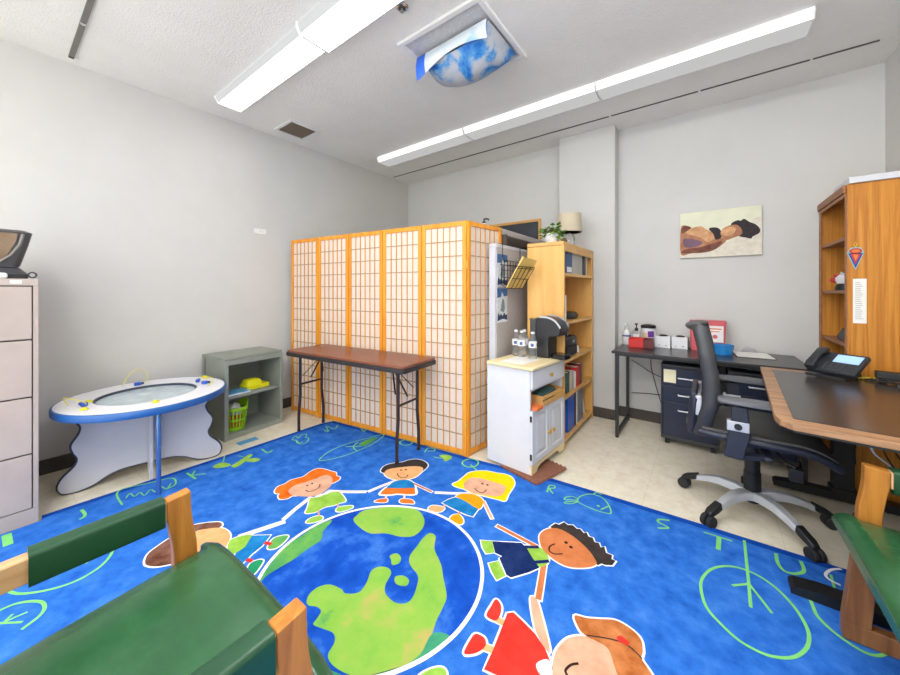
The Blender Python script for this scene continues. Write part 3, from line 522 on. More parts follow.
# ------------------------------------------------------------------ rug
rug = MB()
RM = ['rug_blue', 'rug_hem', 'rug_ocean', 'rug_land', 'rug_leaf', 'rug_teal_green', 'rug_white', 'rug_lime', 'rug_glow_green', 'rug_orange_hair', 'rug_pale_skin',
      'rug_pale_arm', 'rug_peach_skin', 'rug_brown_skin', 'rug_dark_hair', 'rug_brown_hair', 'rug_auburn', 'rug_yellow', 'rug_amber', 'rug_orange',
      'rug_teal_blue', 'rug_navy', 'rug_red', 'rug_forest', 'rug_ink']
RI = {n[4:]: i for i, n in enumerate(RM)}
CORN = [(-2.88, -.32), (.70, -.20), (.745, 2.292), (.45, 2.281), (-.03, 2.266), (-.45, 2.248), (-.819, 2.226), (-1.42, 2.132), (-2.1, 2.055), (-2.6, 1.993), (-2.852, 1.962), (-2.892, 1.86), (-2.90, 1.31), (-2.942, .172), (-2.88, .166)]
TOP = .011
rug.prism(CORN, .0005, TOP, 'z', RI['blue'])
def ribbon(P, w, z, m, closed):
    L = len(P); a = []; b = []
    for i, p in enumerate(P):
        q = P[(i+1) % L] if closed else P[min(i+1, L-1)]; r = P[i-1] if closed else P[max(i-1, 0)]
        d = Vector((q[0]-r[0], q[1]-r[1])); d = d.normalized() if d.length > 1e-7 else Vector((1, 0)); n = Vector((-d.y, d.x)) * w / 2
        if not closed and i == 0: p = (p[0]-d.x*w/2, p[1]-d.y*w/2)
        if not closed and i == L-1: p = (p[0]+d.x*w/2, p[1]+d.y*w/2)
        a.append((p[0]+n.x, p[1]+n.y, z)); b.append((p[0]-n.x, p[1]-n.y, z))
    k = L if closed else L - 1
    rug.add(a + b, [(i, L+i, L+(i+1) % L, (i+1) % L) for i in range(k)], m)
# darker woven hem along the far and left edges
inner = [(.735, 2.235), (.45, 2.224), (-.03, 2.209), (-.45, 2.191), (-.819, 2.169), (-1.45, 2.108), (-2.1, 2.028), (-2.6, 1.963), (-2.80, 1.935), (-2.842, 1.86), (-2.85, 1.31), (-2.891, .486), (-2.9, -.3)]
outer = CORN[2:] + [CORN[0]]
def hemz(P): return [(p[0], p[1], TOP + .0002) for p in P]
for i in range(11):
    a, b = CORN[(i+2) % 15], CORN[(i+3) % 15]
    d = Vector((b[0]-a[0], b[1]-a[1])).normalized(); n = Vector((-d.y, d.x)) * .04
    rug.flat([(a[0], a[1], TOP+.0002), (b[0], b[1], TOP+.0002), (b[0]+n.x, b[1]+n.y, TOP+.0002), (a[0]+n.x, a[1]+n.y, TOP+.0002)], RI['hem'])
RANK = 0; WRANK = 0
for e in sorted(RUG_ART, key=lambda e: e[1]):
    kind, layer, m, ow, P = e[:5]
    P = [(x / 1000, y / 1000) for x, y in P]; z = TOP + .0006 + RANK * 1.2e-5; RANK += 1; mi = RI[m]
    if kind in 'pq':
        Q = catmull(P, 4) if kind == 'p' else P
        if ow: ribbon(Q, ow / 860, TOP + .0003 + WRANK * .4e-5, RI['white'], True); WRANK += 1
        rug.flat([(x, y, z) for x, y in Q], mi)
    elif kind in 'sc':
        w = e[5] / 1000 * (.8 if m == 'glow_green' else 1)
        Q = catmull(P, 4, kind == 'c') if len(P) > 2 else P
        if ow: ribbon(Q, w + ow / 860, TOP + .0003 + WRANK * .4e-5, RI['white'], False); WRANK += 1
        ribbon(Q, w, z, mi, kind == 'c')
    else:
        w = e[5] / 1000; x, y = P[0]
        rug.flat([(x + w * math.cos(i * PI / 6), y + w * math.sin(i * PI / 6), z) for i in range(12)], mi)
# art faces must look up
for i, f in enumerate(rug.f):
    if len(f) >= 3 and all(rug.v[k][2] > TOP + .0001 for k in f):
        s = sum(rug.v[f[j-1]][0] * rug.v[f[j]][1] - rug.v[f[j]][0] * rug.v[f[j-1]][1] for j in range(len(f)))
        if s < 0: rug.f[i] = list(reversed(f))
o = obj('area_rug', rug, RM, at=(-1.1, 1.0, 0), world=True, smooth=0, solid=False)
tag(o, "big blue children's rug with a globe ringed by smiling cartoon kids and letters", 'rug')

# ------------------------------------------------------------------ filing cabinet and the machine on it
t = thing('filing_cabinet', 'tall mauve grey metal filing cabinet with four drawers against the left wall', 'filing cabinet', (-3.24, -.03, 0))
cx0, cx1, cy0, cy1 = -3.6, -2.886, -.225, .158
obj('cabinet_body', MB().box((cx0, cy0, 0), (cx1-.012, cy1, 1.315)).box((cx1-.012, cy0, 0), (cx1, cy1, .09)).box((cx1-.012, cy0, 1.279), (cx1, cy1, 1.315)).box((cx1-.012, cy1-.02, .09), (cx1, cy1, 1.279)).box((cx1-.012, cy0, .09), (cx1, cy0+.02, 1.279)), 'cabinet_mauve', t, world=True, smooth=0, bevel=.003)
obj('drawer_gap', MB().box((cx1-.013, cy0+.02, .09), (cx1-.0115, cy1-.02, 1.279)), 'cabinet_seam', t, world=True, smooth=0)
zz = [.092, .382, .685, .991, 1.277]
for i in range(4):
    d = obj('drawer', MB().box((cx1-.011, cy0+.023, zz[i]+.004), (cx1+.004, cy1-.024, zz[i+1]-.004)), 'cabinet_mauve', t, world=True, smooth=0, bevel=.003)
    zc = zz[i+1] - .085
    obj('drawer_handle', MB().box((cx1+.0045, -.09, zc-.02), (cx1+.02, .02, zc-.012)).box((cx1+.0045, -.09, zc-.012), (cx1+.008, .02, zc+.016)), 'cabinet_mauve', d, world=True, smooth=0, bevel=.002)
    obj('label_holder', MB().box((cx1+.0045, -.07, zc+.03), (cx1+.007, 0, zc+.055)), 'steel', d, world=True, smooth=0)
obj('cabinet_label', MB().box((cx1, .062, 1.29), (cx1+.0015, .1, 1.306)), 'paper', t, world=True, smooth=0)

t = thing('desktop_machine', 'dark grey flared desktop machine with a smoked window on the filing cabinet', 'machine', (-3.12, -.04, 1.315))
def mring(x0, x1, y0, y1, z, r=.03): return [(x, y, z) for x, y in rrect(x0, y0, x1, y1, r)]
obj('machine_base', MB().rings([mring(-3.32, -2.96, -.2, .125, 1.3155), mring(-3.32, -2.955, -.205, .128, 1.34), mring(-3.3, -2.985, -.18, .1, 1.375)]), 'machine_grey', t, world=True, smooth=40)
bd = MB().rings([mring(-3.31, -3.0, -.185, .095, 1.379), mring(-3.315, -3.0, -.19, .102, 1.392), mring(-3.33, -2.995, -.215, .128, 1.5), mring(-3.335, -3.03, -.225, .145, 1.575, .04), mring(-3.32, -3.06, -.2, .125, 1.588, .04)])
b_ = obj('machine_body', bd, 'machine_grey', t, world=True, smooth=40)
obj('smoked_window', MB().prism([(-.2, 1.41), (.02, 1.41), (.05, 1.43), (.085, 1.52), (.09, 1.562), (-.205, 1.562)], -2.9945, -2.99, 'x'), 'smoked_window', b_, world=True, smooth=0)
obj('handle_trim', MB().tube([(-2.992, .03, 1.405), (-2.99, .065, 1.44), (-2.99, .096, 1.5), (-3.0, .108, 1.56)], .007), 'channel_grey', b_, world=True)
obj('cord_ring', MB().tube([(-2.97, .14 + .014*math.cos(a), 1.338 + .014*math.sin(a)) for a in [i*PI/8 for i in range(16)]], .004, closed=True), 'machine_grey', t, world=True)
o = obj('paper_slip', MB().box((-2.945, -.12, 1.3155), (-2.895, .055, 1.345)), 'white_gloss', at=(-2.92, -.03, 1.3155), world=True, bevel=.01, seg=3)
tag(o, 'small white box on the filing cabinet in front of the dark machine', 'box'); o.name = 'white_box'

# ------------------------------------------------------------------ play table
TX, TY, TZ, TR = -3.06, .65, .555, .445
t = thing('play_table', 'round white play table with blue rim, wavy white base panels and blue pole', 'play table', (TX, TY, 0))
def ring_poly(r, n=64, e=1.0): return [(r*math.cos(2*PI*i/n)*e, r*math.sin(2*PI*i/n)) for i in range(n)]
obj('table_top', MB().lathe([(.268, -.028), (TR-.012, -.028), (TR-.012, 0), (.268, 0), (.268, -.028)], (0, 0, TZ), 64), 'white_laminate', t)
obj('table_rim', MB().lathe([(TR-.0115, -.04), (TR-.004, -.042), (TR, -.036), (TR, -.008), (TR-.004, -.001), (TR-.0115, .001), (TR-.0115, -.04)], (0, 0, TZ), 64), 'edge_blue', t)
obj('basin', MB().lathe([(0, -.05), (.267, -.05), (.267, -.004), (.258, -.004), (.258, -.044), (0, -.044)], (0, 0, TZ), 64), 'edge_dark', t)
obj('basin_window', MB().lathe([(0, -.0435), (.257, -.0435), (.257, -.018), (0, -.018)], (0, 0, TZ), 64), 'sand_window', t)
ang = R(77)
def wavy():
    # outline in (s, z): s along the panel
    Lf = [(-.345, .512), (-.342, .45), (-.318, .405), (-.326, .36), (-.358, .30), (-.35, .25), (-.332, .21), (-.345, .165), (-.395, .11), (-.415, .06), (-.402, .02), (-.37, .008), (-.32, .008), (-.26, .025), (-.2, .06), (-.14, .08), (-.07, .085), (0, .085)]
    Rt = [(-a, z) for a, z in reversed(Lf[:-1])]
    return catmull(Lf + Rt, 4, False)
P = wavy()
obj('base_panel', MB().prism(P, -.008, .008, 'y').xform(Matrix.Rotation(ang, 4, 'Z')), 'panel_white', t, smooth=30)
edge = MB()
edge.tube([Matrix.Rotation(ang, 3, 'Z') @ Vector((a, -.0, z)) for a, z in P], .0088, 8)
obj('panel_edging', edge, 'edge_dark', t, smooth=50)
obj('cross_panel', MB().prism([(.02, .07), (.10, .002), (.12, .002), (.13, .10), (.11, .30), (.12, .512), (.02, .512)], -.008, .008, 'y').xform(Matrix.Rotation(R(-5), 4, 'Z')), 'panel_white', t, smooth=30)
obj('pole', MB().cyl((.385, -.035, .0145), (.385, -.035, .527), .0125, n=20), 'pole_blue', t)

def wand(name, x, y, rz, label, cord):
    w = thing(name, label, 'toy', (x, y, TZ + .0025), rz, 'tethered toys on the play table')
    obj('grip', MB().box((-.03, -.012, 0), (.008, .012, .022)), 'toy_blue', w, bevel=.005, seg=3)
    obj('collar', MB().cyl((.008, 0, .011), (.024, 0, .011), .009), 'edge_dark', w)
    obj('cord', MB().tube(catmull(cord, 6, False), .0025, 6), 'toy_yellow', w)
    return w
def disc(x, y, label):
    tag(obj('toy_disc', MB().lathe([(0, 0), (.021, 0), (.021, .004), (.012, .006), (.011, .012), (0, .012)], (0, 0, 0), 20), 'toy_yellow', at=(x, y, TZ + .0015)), label, 'toy', 'yellow discs on the play table')
cord1 = [(-.03, 0, .01), (-.06, .02, .03), (-.05, .06, .06), (0, .08, .07), (.05, .06, .05), (.07, .03, .004)]
wand('toy_wand', -3.02, .335, R(200), 'blue toy wand with yellow cord on the left of the play table', cord1)
wand('toy_wand', -3.35, .66, R(90), 'blue toy wand with looping yellow cord at the back of the play table', [(.02, 0, .01), (.05, .02, .03), (.045, .06, .08), (0, .085, .10), (-.05, .06, .07), (-.09, .02, .008)])
wand('toy_wand', -3.0, .97, R(60), 'blue toy wand at the right end of the play table nearest the grey cabinet', [(.02, 0, .01), (.04, -.02, .02), (.05, -.05, .02), (.03, -.09, .004)])
wand('toy_wand', -3.12, .955, R(150), 'dark blue toy wand at the back right of the play table', [(.02, 0, .01), (.05, -.02, .03), (.06, -.05, .02), (.05, -.09, .004)])
for x, y, l in ((-2.92, .33, 'yellow toy disc at the left of the play table'), (-3.1, .37, 'yellow toy disc by the left end of the table basin'),
                (-2.76, .62, 'yellow toy disc at the front of the play table above the pole'), (-3.22, 1.03, 'yellow toy disc at the right end of the play table')):
    disc(x, y, l)

# ------------------------------------------------------------------ grey steel cabinet and its contents
gx0, gx1, gy0, gy1, gz = -3.575, -3.205, 1.16, 1.675, .692
t = thing('storage_cabinet', 'low sage grey steel cabinet with open front and one shelf', 'cabinet', (-3.2, 1.16, 0))
CAB = [t]
w = .022
obj('carcass', MB().box((gx0, gy0, 0), (gx1, gy0+w, gz-w)).box((gx0, gy1-w, 0), (gx1, gy1, gz-w)).box((gx0, gy0+w, .012), (gx1, gy1-w, .04)).box((gx0, gy0+w, .04), (gx0+.01, gy1-w, gz-w)), 'cabinet_sage', t, world=True, smooth=0, bevel=.002)
obj('cabinet_top', MB().box((gx0, gy0-.002, gz-w+.0005), (gx1+.003, gy1+.002, gz)), 'cabinet_sage', t, world=True, smooth=0, bevel=.004)
obj('face_frame', MB().box((gx1+.0005, gy0, gz-.065), (gx1+.012, gy1, gz-w-.001)).box((gx1+.0005, gy0, 0), (gx1+.012, gy0+.032, gz-.0655)).box((gx1+.0005, gy1-.024, 0), (gx1+.012, gy1, gz-.0655)).box((gx1+.0005, gy0+.0325, 0), (gx1+.012, gy1-.0245, .03)), 'cabinet_sage', t, world=True, smooth=0, bevel=.002)
obj('shelf', MB().box((gx0+.012, gy0+w+.001, .335), (gx1-.004, gy1-w-.001, .36)), 'cabinet_sage', t, world=True, smooth=0, bevel=.003)
obj('side_groove', MB().box((gx0+.05, gy0-.003, .02), (gx0+.058, gy0-.0003, gz-.03)), 'cabinet_sage_dark', t, world=True, smooth=0)
obj('side_rivets', MB().cyl((gx1-.05, gy0-.003, .44), (gx1-.05, gy0-.0003, .44), .005).cyl((gx1-.08, gy0-.003, .44), (gx1-.08, gy0-.0003, .44), .005), 'cabinet_sage_dark', t, world=True, smooth=0)
o = thing('booklet', 'pale blue booklet lying on the shelf of the grey steel cabinet', 'booklet', (-3.29, 1.29, .3605)); CAB.append(o)
obj('pages', MB().box((-.07, -.088, .001), (.07, .098, .012)), 'paper', o, smooth=0)
obj('cover', MB().box((-.073, -.09, .0125), (.073, .1, .015)).box((-.073, -.09, 0), (.073, .1, .0008)), 'booklet_blue', o, smooth=0)
o = thing('yellow_case', 'bright yellow stepped plastic case on the shelf of the grey steel cabinet', 'case', (-3.33, 1.475, .3605)); CAB.append(o)
obj('case_base', MB().box((-.075, -.09, 0), (.07, .11, .035)), 'bright_yellow', o, bevel=.006, seg=3)
obj('case_lid', MB().rings([[(x, y, z) for x, y in rrect(-.07+k, -.085+k, .05-k, .055-k, .01)] for z, k in ((.0355, 0), (.075, .012), (.08, .018))]), 'bright_yellow', o)
# basket
bx, by = -3.325, 1.305
t = thing('plastic_basket', 'lime green slotted plastic basket on the floor of the grey steel cabinet', 'basket', (bx, by, .0405)); CAB.append(t)
def rr(z): return .078 + .026 * z / .2
def hring(z0, z1, th=.004): return [(rr(z0), z0), (rr(z1), z1), (rr(z1)-th, z1), (rr(z0)-th, z0), (rr(z0), z0)]
obj('basket_bottom', MB().lathe([(0, 0), (.078, 0), (.079, .004), (0, .004)], n=32), 'basket_green', t)
wl_ = MB()
for a, b in ((.0045, .03), (.085, .1), (.172, .2)): wl_.lathe(hring(a, b), n=32)
for i in range(22):
    a = 2 * PI * i / 22
    wl_.bar((math.cos(a)*(rr(.028)-.002), math.sin(a)*(rr(.028)-.002), .028), (math.cos(a)*(rr(.175)-.002), math.sin(a)*(rr(.175)-.002), .175), .009, .004, up=(math.cos(a), math.sin(a), 0))
obj('basket_wall', wl_, 'basket_green', t, smooth=40)
hd = MB()
hd.sheet(lambda u, v: ((rr(.2)-.001)*math.cos(R(40+u*100)), (rr(.2)-.001)*math.sin(R(40+u*100)), .2 + v * .045 * math.sin(PI*u) ** .6 + .0005), 12, 2, .004)
obj('basket_grip', hd, 'basket_green', t, smooth=40, solid=False)
o = obj('crumpled_paper', MB().rings([[(bx + a*.055*(1+.2*math.sin(7*i+a*9)), by + b*.055*(1+.2*math.cos(5*i)), .17+z) for i, (a, b) in enumerate(ring_poly(1, 9))] for a_, z in ((1, 0), )] + [[(bx-.01 + a*.05, by-.005 + b*.05, .225 + .02*math.sin(4*i)) for i, (a, b) in enumerate(ring_poly(1, 9))], [(bx-.02 + a*.015, by + b*.015, .26) for i, (a, b) in enumerate(ring_poly(1, 9))]]), 'paper', at=(bx, by, .17), world=True, smooth=0)
tag(o, 'crumpled white paper on top of the lime green basket', 'paper'); CAB.append(o)
o = obj('toy_block', MB().box((bx-.04, by-.05, .046), (bx+.045, by+.045, .165)), 'orange_plastic', at=(bx, by, .046), world=True, bevel=.012)
tag(o, 'orange thing showing through the slots of the lime green basket', 'toy'); CAB.append(o)
o = obj('blue_card', MB().box((-3.1, 1.21, .0003), (-3.03, 1.36, .003)), 'booklet_blue', at=(-3.07, 1.28, .0003), world=True, smooth=0)
tag(o, 'flat blue card on the floor in front of the grey steel cabinet', 'card')

for o in CAB: spin(o, (-3.2, 1.16), R(5.5))

# ------------------------------------------------------------------ folding screen
pts = [(-3.497, 1.90), (-3.083, 1.953), (-2.672, 2.003), (-2.262, 2.054), (-1.853, 2.104), (-1.447, 2.151), (-1.392, 2.578)]
t = thing('folding_screen', 'six panel orange wood and rice paper folding screen', 'screen', (-2.4, 2.1, 0))
SH = 1.782
def screen_panel(p, q, first):
    L = math.hypot(q[0]-p[0], q[1]-p[1]) - .006; a = math.atan2(q[1]-p[1], q[0]-p[0])
    M = Matrix.Translation((p[0], p[1], 0)) @ Matrix.Rotation(a, 4, 'Z')
    st, th = .034, .02
    f = MB().box((.003, -th/2, 0), (st, th/2, SH)).box((L-st+.003, -th/2, 0), (L+.003, th/2, SH)).box((st, -th/2, SH-.036), (L-st+.003, th/2, SH-.001)).box((st, -th/2, .012), (L-st+.003, th/2, .05))
    fo = obj('panel_frame', f.xform(M), 'shoji_wood', t, world=True, smooth=0, bevel=.002)
    z0, z1, x0, x1 = .05, SH-.036, st, L-st+.003
    lt = MB()
    for i in range(1, 6):
        x = x0 + (x1-x0)*i/6; lt.box((x-.003, -.0075, z0), (x+.003, -.001, z1))
    for i in range(1, 15):
        z = z0 + (z1-z0)*i/15; lt.box((x0, -.0065, z-.0035), (x1, -.0005, z+.0035), 1)
    obj('lattice', lt.xform(M), ['shoji_lattice', 'shoji_cross'], fo, world=True, smooth=0)
    obj('rice_paper', MB().box((x0, .0, z0), (x1, .0012, z1)).xform(M), 'rice_paper', fo, world=True, smooth=0)
for p, q in zip(pts, pts[1:]): screen_panel(p, q, False)
hg = MB()
for z in (.25, .88, 1.45): hg.cyl((-1.437, 2.137, z-.03), (-1.437, 2.137, z+.03), .006)
obj('hinges', hg, 'brass', t, world=True)

# ------------------------------------------------------------------ folding table
t = thing('folding_table', 'narrow folding table with mahogany top and dark bent steel legs', 'table', (-2.3, 1.812, 0), R(5.2))
obj('table_top', MB().prism(rrect(-.65, -.215, .65, .187, .03), .723, .74, 'z'), 'table_mahogany', t, smooth=30, bevel=.002)
obj('edge_band', MB().prism(rrect(-.658, -.223, .658, .195, .036), .69, .7225, 'z'), 'table_edge', t, smooth=30, bevel=.004)
for s, x, z0 in ((-1, -.617, .001), (1, .512, .0135)):
    lg = MB()
    for yy in (-.1, .128):
        lg.tube(catmull([(x, yy, .689), (x, yy, .5), (x, yy, .36), (x, yy, .32), (x, yy*1.13, .16), (x, yy*1.13, z0)], 4, False), .0125, 10)
    lg.tube([(x, -.1, .42), (x, .128, .42)], .009, 8)
    lo = obj('leg_frame', lg, 'table_leg', t, smooth=50)
    obj('brace', MB().bar((x - s*.16, .01, .685), (x, .01, .46), .014, .005).bar((x - s*.03, -.095, .50), (x - s*.14, .0, .66), .012, .006).bar((x - s*.03, .12, .50), (x - s*.14, .02, .66), .012, .006), 'table_leg', lo)
    for yy in (-.113, .1446): obj('foot_cap', MB().cyl((x, yy, z0), (x, yy, z0+.02), .0142), 'black_rubber', lo)

# ------------------------------------------------------------------ grey partition behind the cart
px0, px1, py0, py1, pz = -1.386, -1.318, 2.372, 3.6, 1.625
t = thing('office_partition', 'light grey office partition with an overhead shelf, behind the white cart', 'partition', (-1.345, 3.0, 0))
obj('panel', MB().box((px0+.004, py0+.012, .0), (px1-.004, py1, pz-.03)), 'partition_grey', t, world=True, smooth=0)
obj('end_trim', MB().box((px0, py0, 0), (px1-.012, py0+.0115, pz-.03)), 'partition_trim', t, world=True, smooth=0, bevel=.003)
obj('top_cap', MB().box((px0, py0, pz-.0295), (px1, py1, pz)), 'partition_trim', t, world=True, smooth=0, bevel=.004)
sh = obj('overhead_shelf', MB().box((-1.76, 2.6, 1.735), (-1.40, 3.6, 1.745)).box((-1.412, 2.6, 1.7455), (-1.40, 3.6, 1.785)), 'partition_grey', t, world=True, smooth=0, bevel=.002)
obj('shelf_back', MB().box((-1.76, 2.6, 1.63), (-1.745, 3.6, 1.7345)), 'panel_brown', sh, world=True, smooth=0)
obj('shelf_bracket', MB().box((-1.744, 2.64, 1.55), (-1.3725, 2.656, 1.7345)).box((-1.744, 3.56, 1.55), (-1.3725, 3.576, 1.7345)), 'panel_brown', sh, world=True, smooth=0)
# bottle whose top peeks over the folding screen
o = thing('pump_bottle', 'black pump top of a white bottle peeking above the folding screen', 'bottle', (-1.66, 2.75, 1.6955))
obj('bottle_body', MB().lathe([(0, .05), (.032, .05), (.034, .06), (.034, .13), (.016, .165), (.014, .185), (0, .185)], n=20), 'white_gloss', o)
obj('pump', MB().lathe([(0, .1855), (.016, .1855), (.016, .2), (.006, .203), (.006, .222), (0, .222)], n=16).tube([(-.006, 0, .222), (.02, 0, .224), (.045, 0, .218), (.05, 0, .208)], .007, 8), 'black', o)
# wadded tissue on the shelf lip
o = obj('wadded_tissue', MB().rings([[(x*.03*k, y*.05*k, z + .004*math.sin(i*5)) for i, (x, y) in enumerate(ring_poly(1, 10))] for k, z in ((.9, .001 + .004), (1, .02), (.7, .045), (.2, .055))]), 'paper', at=(-1.47, 2.72, 1.7455), smooth=0)
tag(o, 'wadded white tissue on the overhead shelf beside the blackboard', 'tissue')
# posters on the partition face
def poster(z0, z1, label, top):
    x = px1 - .004
    o = MB().box((x+.0004, 2.385, z0), (x+.0012, 2.56, z1), 0)
    X = x + .0015
    Hh = z1 - z0
    def q(pts, m, k): o.flat([(X + k*.0002, 2.385 + u*.175, z0 + v*Hh) for u, v in pts], m)
    q([(0, .72), (1, .78), (1, 1), (0, 1)], 1, 0)
    q([(0, .2), (.2, .45), (.45, .9), (.6, .8), (.8, .5), (1, .3), (1, .1), (0, .1)], 2, 1)
    q([(.3, .35), (.5, .7), (.65, .66), (.75, .4), (.6, .28)], 3, 2)
    q([(.02, .04), (.04, .22), (.14, .3), (.24, .2), (.36, .27), (.5, .18), (.66, .28), (.8, .2), (.96, .24), (.98, .05), (.5, .1)], 4, 3)
    o = obj('mountain_poster', o, ['poster_white', 'poster_sky', 'poster_white', 'poster_grey', 'poster_navy'], at=(x, 2.47, z0), world=True, smooth=0, solid=False)
    tag(o, label, 'poster')
poster(1.285, 1.545, 'upper blue and white mountain poster on the grey partition, behind the wire basket', 0)
poster(1.0, 1.272, 'lower blue and white mountain poster on the grey partition, below the wire basket', 1)
# wire file basket hung on the partition
t = thing('wire_file_basket', 'black wire file basket hooked over the grey partition', 'file basket', (-1.3, 2.6, 1.4))
wb = MB(); xb = px1 + .006
for i in range(8):
    y = 2.44 + .36*i/7; wb.tube([(xb, y, 1.30), (xb, y, 1.50)], .0026, 6)
for z in (1.30, 1.36, 1.42, 1.46, 1.50): wb.tube([(xb, 2.44, z), (xb, 2.80, z)], .0026, 6)
for y in (2.46, 2.78): wb.tube([(xb, y, 1.50), (xb, y, 1.634), (px0-.006, y, 1.634), (px0-.006, y, 1.60)], .0025, 6)
obj('wire_back', wb, 'black', t, world=True)
wf = MB()
def slope(y, k): return (xb + .06 + .1*k + .15*(y-2.42), y, 1.27 + .17*k)
for i in range(5):
    y = 2.42 + .22*i/4; wf.tube([(xb, y, 1.31), slope(y, 0), slope(y, 1)], .0028, 6)
for k in (0, .45, .92, 1.0): wf.tube([slope(2.42, k), slope(2.64, k)], .0028, 6)
for y in (2.42, 2.64): wf.tube([(xb, y, 1.46), slope(y, 1)], .0028, 6)
obj('wire_pocket', wf, 'black', t, world=True)
o = MB()
def fol(y, k, d): p = slope(y, k); return (p[0]-d, p[1], p[2])
o.add([fol(2.43, .02, .005), fol(2.63, .02, .005), fol(2.63, 1.32, .005), fol(2.43, 1.42, .005), fol(2.43, .04, .022), fol(2.63, .04, .022), fol(2.63, 1.34, .022), fol(2.43, 1.44, .022)],
      [(0,1,2,3),(7,6,5,4),(0,4,5,1),(1,5,6,2),(2,6,7,3),(3,7,4,0)])
tag(obj('manila_folder', o, 'folder_manila', at=(xb+.05, 2.59, 1.29), world=True, smooth=0, bevel=.002), 'manila yellow folder leaning in the black wire basket', 'folder')

# blackboard on the back wall
t = thing('blackboard', 'small wood framed blackboard on the back wall above the partition', 'blackboard', (-1.88, YB, 1.9))
x0, x1, z0, z1 = -2.24, -1.522, 1.69, 2.082
fr = MB().box((x0, YB-.022, z1-.03), (x1, YB-.0005, z1)).box((x0, YB-.022, z0), (x1, YB-.0005, z0+.03)).box((x0, YB-.022, z0+.03), (x0+.03, YB-.0005, z1-.03)).box((x1-.03, YB-.022, z0+.03), (x1, YB-.0005, z1-.03))
obj('board_frame', fr, 'blond_frame', t, world=True, smooth=0, bevel=.002)
obj('board_face', MB().box((x0+.031, YB-.012, z0+.031), (x1-.031, YB-.001, z1-.031)), 'slate', t, world=True, smooth=0)

# ------------------------------------------------------------------ maple bookshelf
BEFORE = set(C.objects)
sx0, sx1, sy0, sy1, sz = -1.2, -.905, 2.672, 3.545, 1.645
t = thing('maple_bookcase', 'tall maple bookcase with open shelves facing the desk, in front of the column', 'bookcase', (-1.05, 3.1, 0))
w = .022
obj('side_panel', MB().box((sx0, sy0, .0), (sx1, sy0+w, sz-.03)), 'maple', t, world=True, smooth=0, bevel=.002)
obj('side_panel', MB().box((sx0, sy1-w, .0), (sx1, sy1, sz-.03)), 'maple', t, world=True, smooth=0, bevel=.002)
obj('back_panel', MB().box((sx0, sy0+w+.0005, .05), (sx0+.008, sy1-w-.0005, sz-.03)), 'maple', t, world=True, smooth=0)
obj('bookcase_top', MB().box((sx0, sy0-.008, sz-.0295), (sx1+.012, sy1+.008, sz)), 'maple_flat', t, world=True, smooth=0, bevel=.004)
obj('face_frame', MB().box((sx1+.0005, sy0, .0), (sx1+.012, sy0+.03, sz-.03)).box((sx1+.0005, sy1-.042, .0), (sx1+.012, sy1, sz-.03)).box((sx1+.0005, sy0+.03, sz-.075), (sx1+.012, sy1-.042, sz-.03)), 'maple', t, world=True, smooth=0, bevel=.002)
SHELF = [.07, .402, .692, 1.0, 1.395]
for z in SHELF:
    obj('shelf', MB().box((sx0+.009, sy0+w+.001, z-.02), (sx1-.001, sy1-w-.001, z)).box((sx1-.0005, sy0+.0305, z-.022), (sx1+.010, sy1-.0425, z+.001)), 'maple_flat', t, world=True, smooth=0)
def standing(name, y0, y1, z, h, d, m, label, cat='book', group='books in the maple bookcase', pages=True, xf=-.915):
    o = thing(name, label, cat, (xf - d/2, (y0+y1)/2, z + .0015), 0, group)
    ww = y1 - y0 - .002
    c = .0025
    obj('cover', MB().box((-d/2, -ww/2, 0), (d/2, -ww/2+c, h)).box((-d/2, ww/2-c, 0), (d/2, ww/2, h)).box((d/2-c, -ww/2+c, 0), (d/2, ww/2-c, h)), m, o, smooth=0)
    if pages: obj('pages', MB().box((-d/2+.003, -ww/2+c+.0004, .004), (d/2-c-.0004, ww/2-c-.0004, h-.004)), 'paper', o, smooth=0)
    return o
z = SHELF[4]
standing('slim_booklet', 2.73, 2.755, z, .15, .17, 'paper', 'slim white booklet at the near end of the top shelf of the maple bookcase', 'booklet')
standing('ring_binder', 2.80, 2.95, z, .215, .2, 'book_blue', 'wide blue binder on the top shelf of the maple bookcase', 'binder')
o = standing('photo_album', 2.955, 3.25, z, .21, .18, 'book_grey', 'wide pale grey album on the top shelf of the maple bookcase', 'album')
standing('hardback_book', 3.29, 3.36, z, .21, .19, 'book_charcoal', 'charcoal book on the top shelf of the maple bookcase', 'book')
standing('hardback_book', 3.37, 3.41, z, .19, .19, 'book_beige', 'thin beige book at the far end of the top shelf of the maple bookcase', 'book')
obj('binder_label', MB().box((-.001, -.06, .012), (.0005, .06, .055)), 'label_white', [c for c in C.objects if c.name == 'ring_binder'][0], smooth=0).location = (.1012, 0, 0)
z = SHELF[3]
standing('magazine_file', 2.73, 2.80, z, .215, .2, 'paper', 'white magazine file at the near end of the second shelf of the maple bookcase', 'magazine file', pages=False)
o = obj('flat_device', MB().rings([[(x*a, y*b, z_) for x, y in ring_poly(1, 28)] for a, b, z_ in ((.08, .2, 0), (.1, .24, .012), (.1, .24, .03), (.085, .215, .05), (.05, .14, .056))]), 'black', at=(-1.04, 3.13, SHELF[3]+.0015))
tag(o, 'flat oval black device lying on the second shelf of the maple bookcase', 'device')
z = SHELF[2]
t2 = thing('equipment_bag', 'black padded case with white mark on the middle shelf of the maple bookcase', 'bag', (-1.02, 2.93, z+.0015))
obj('bag_body', MB().rings([[(x, y, zz) for x, y in rrect(-.1+k, -.19+k, .1-k, .19-k, .03)] for zz, k in ((0, .012), (.012, 0), (.15, 0), (.165, .012))]), 'black', t2)
obj('bag_pocket', MB().box((.1005, -.15, .012), (.112, .14, .09)), 'black_rubber', t2, bevel=.004)
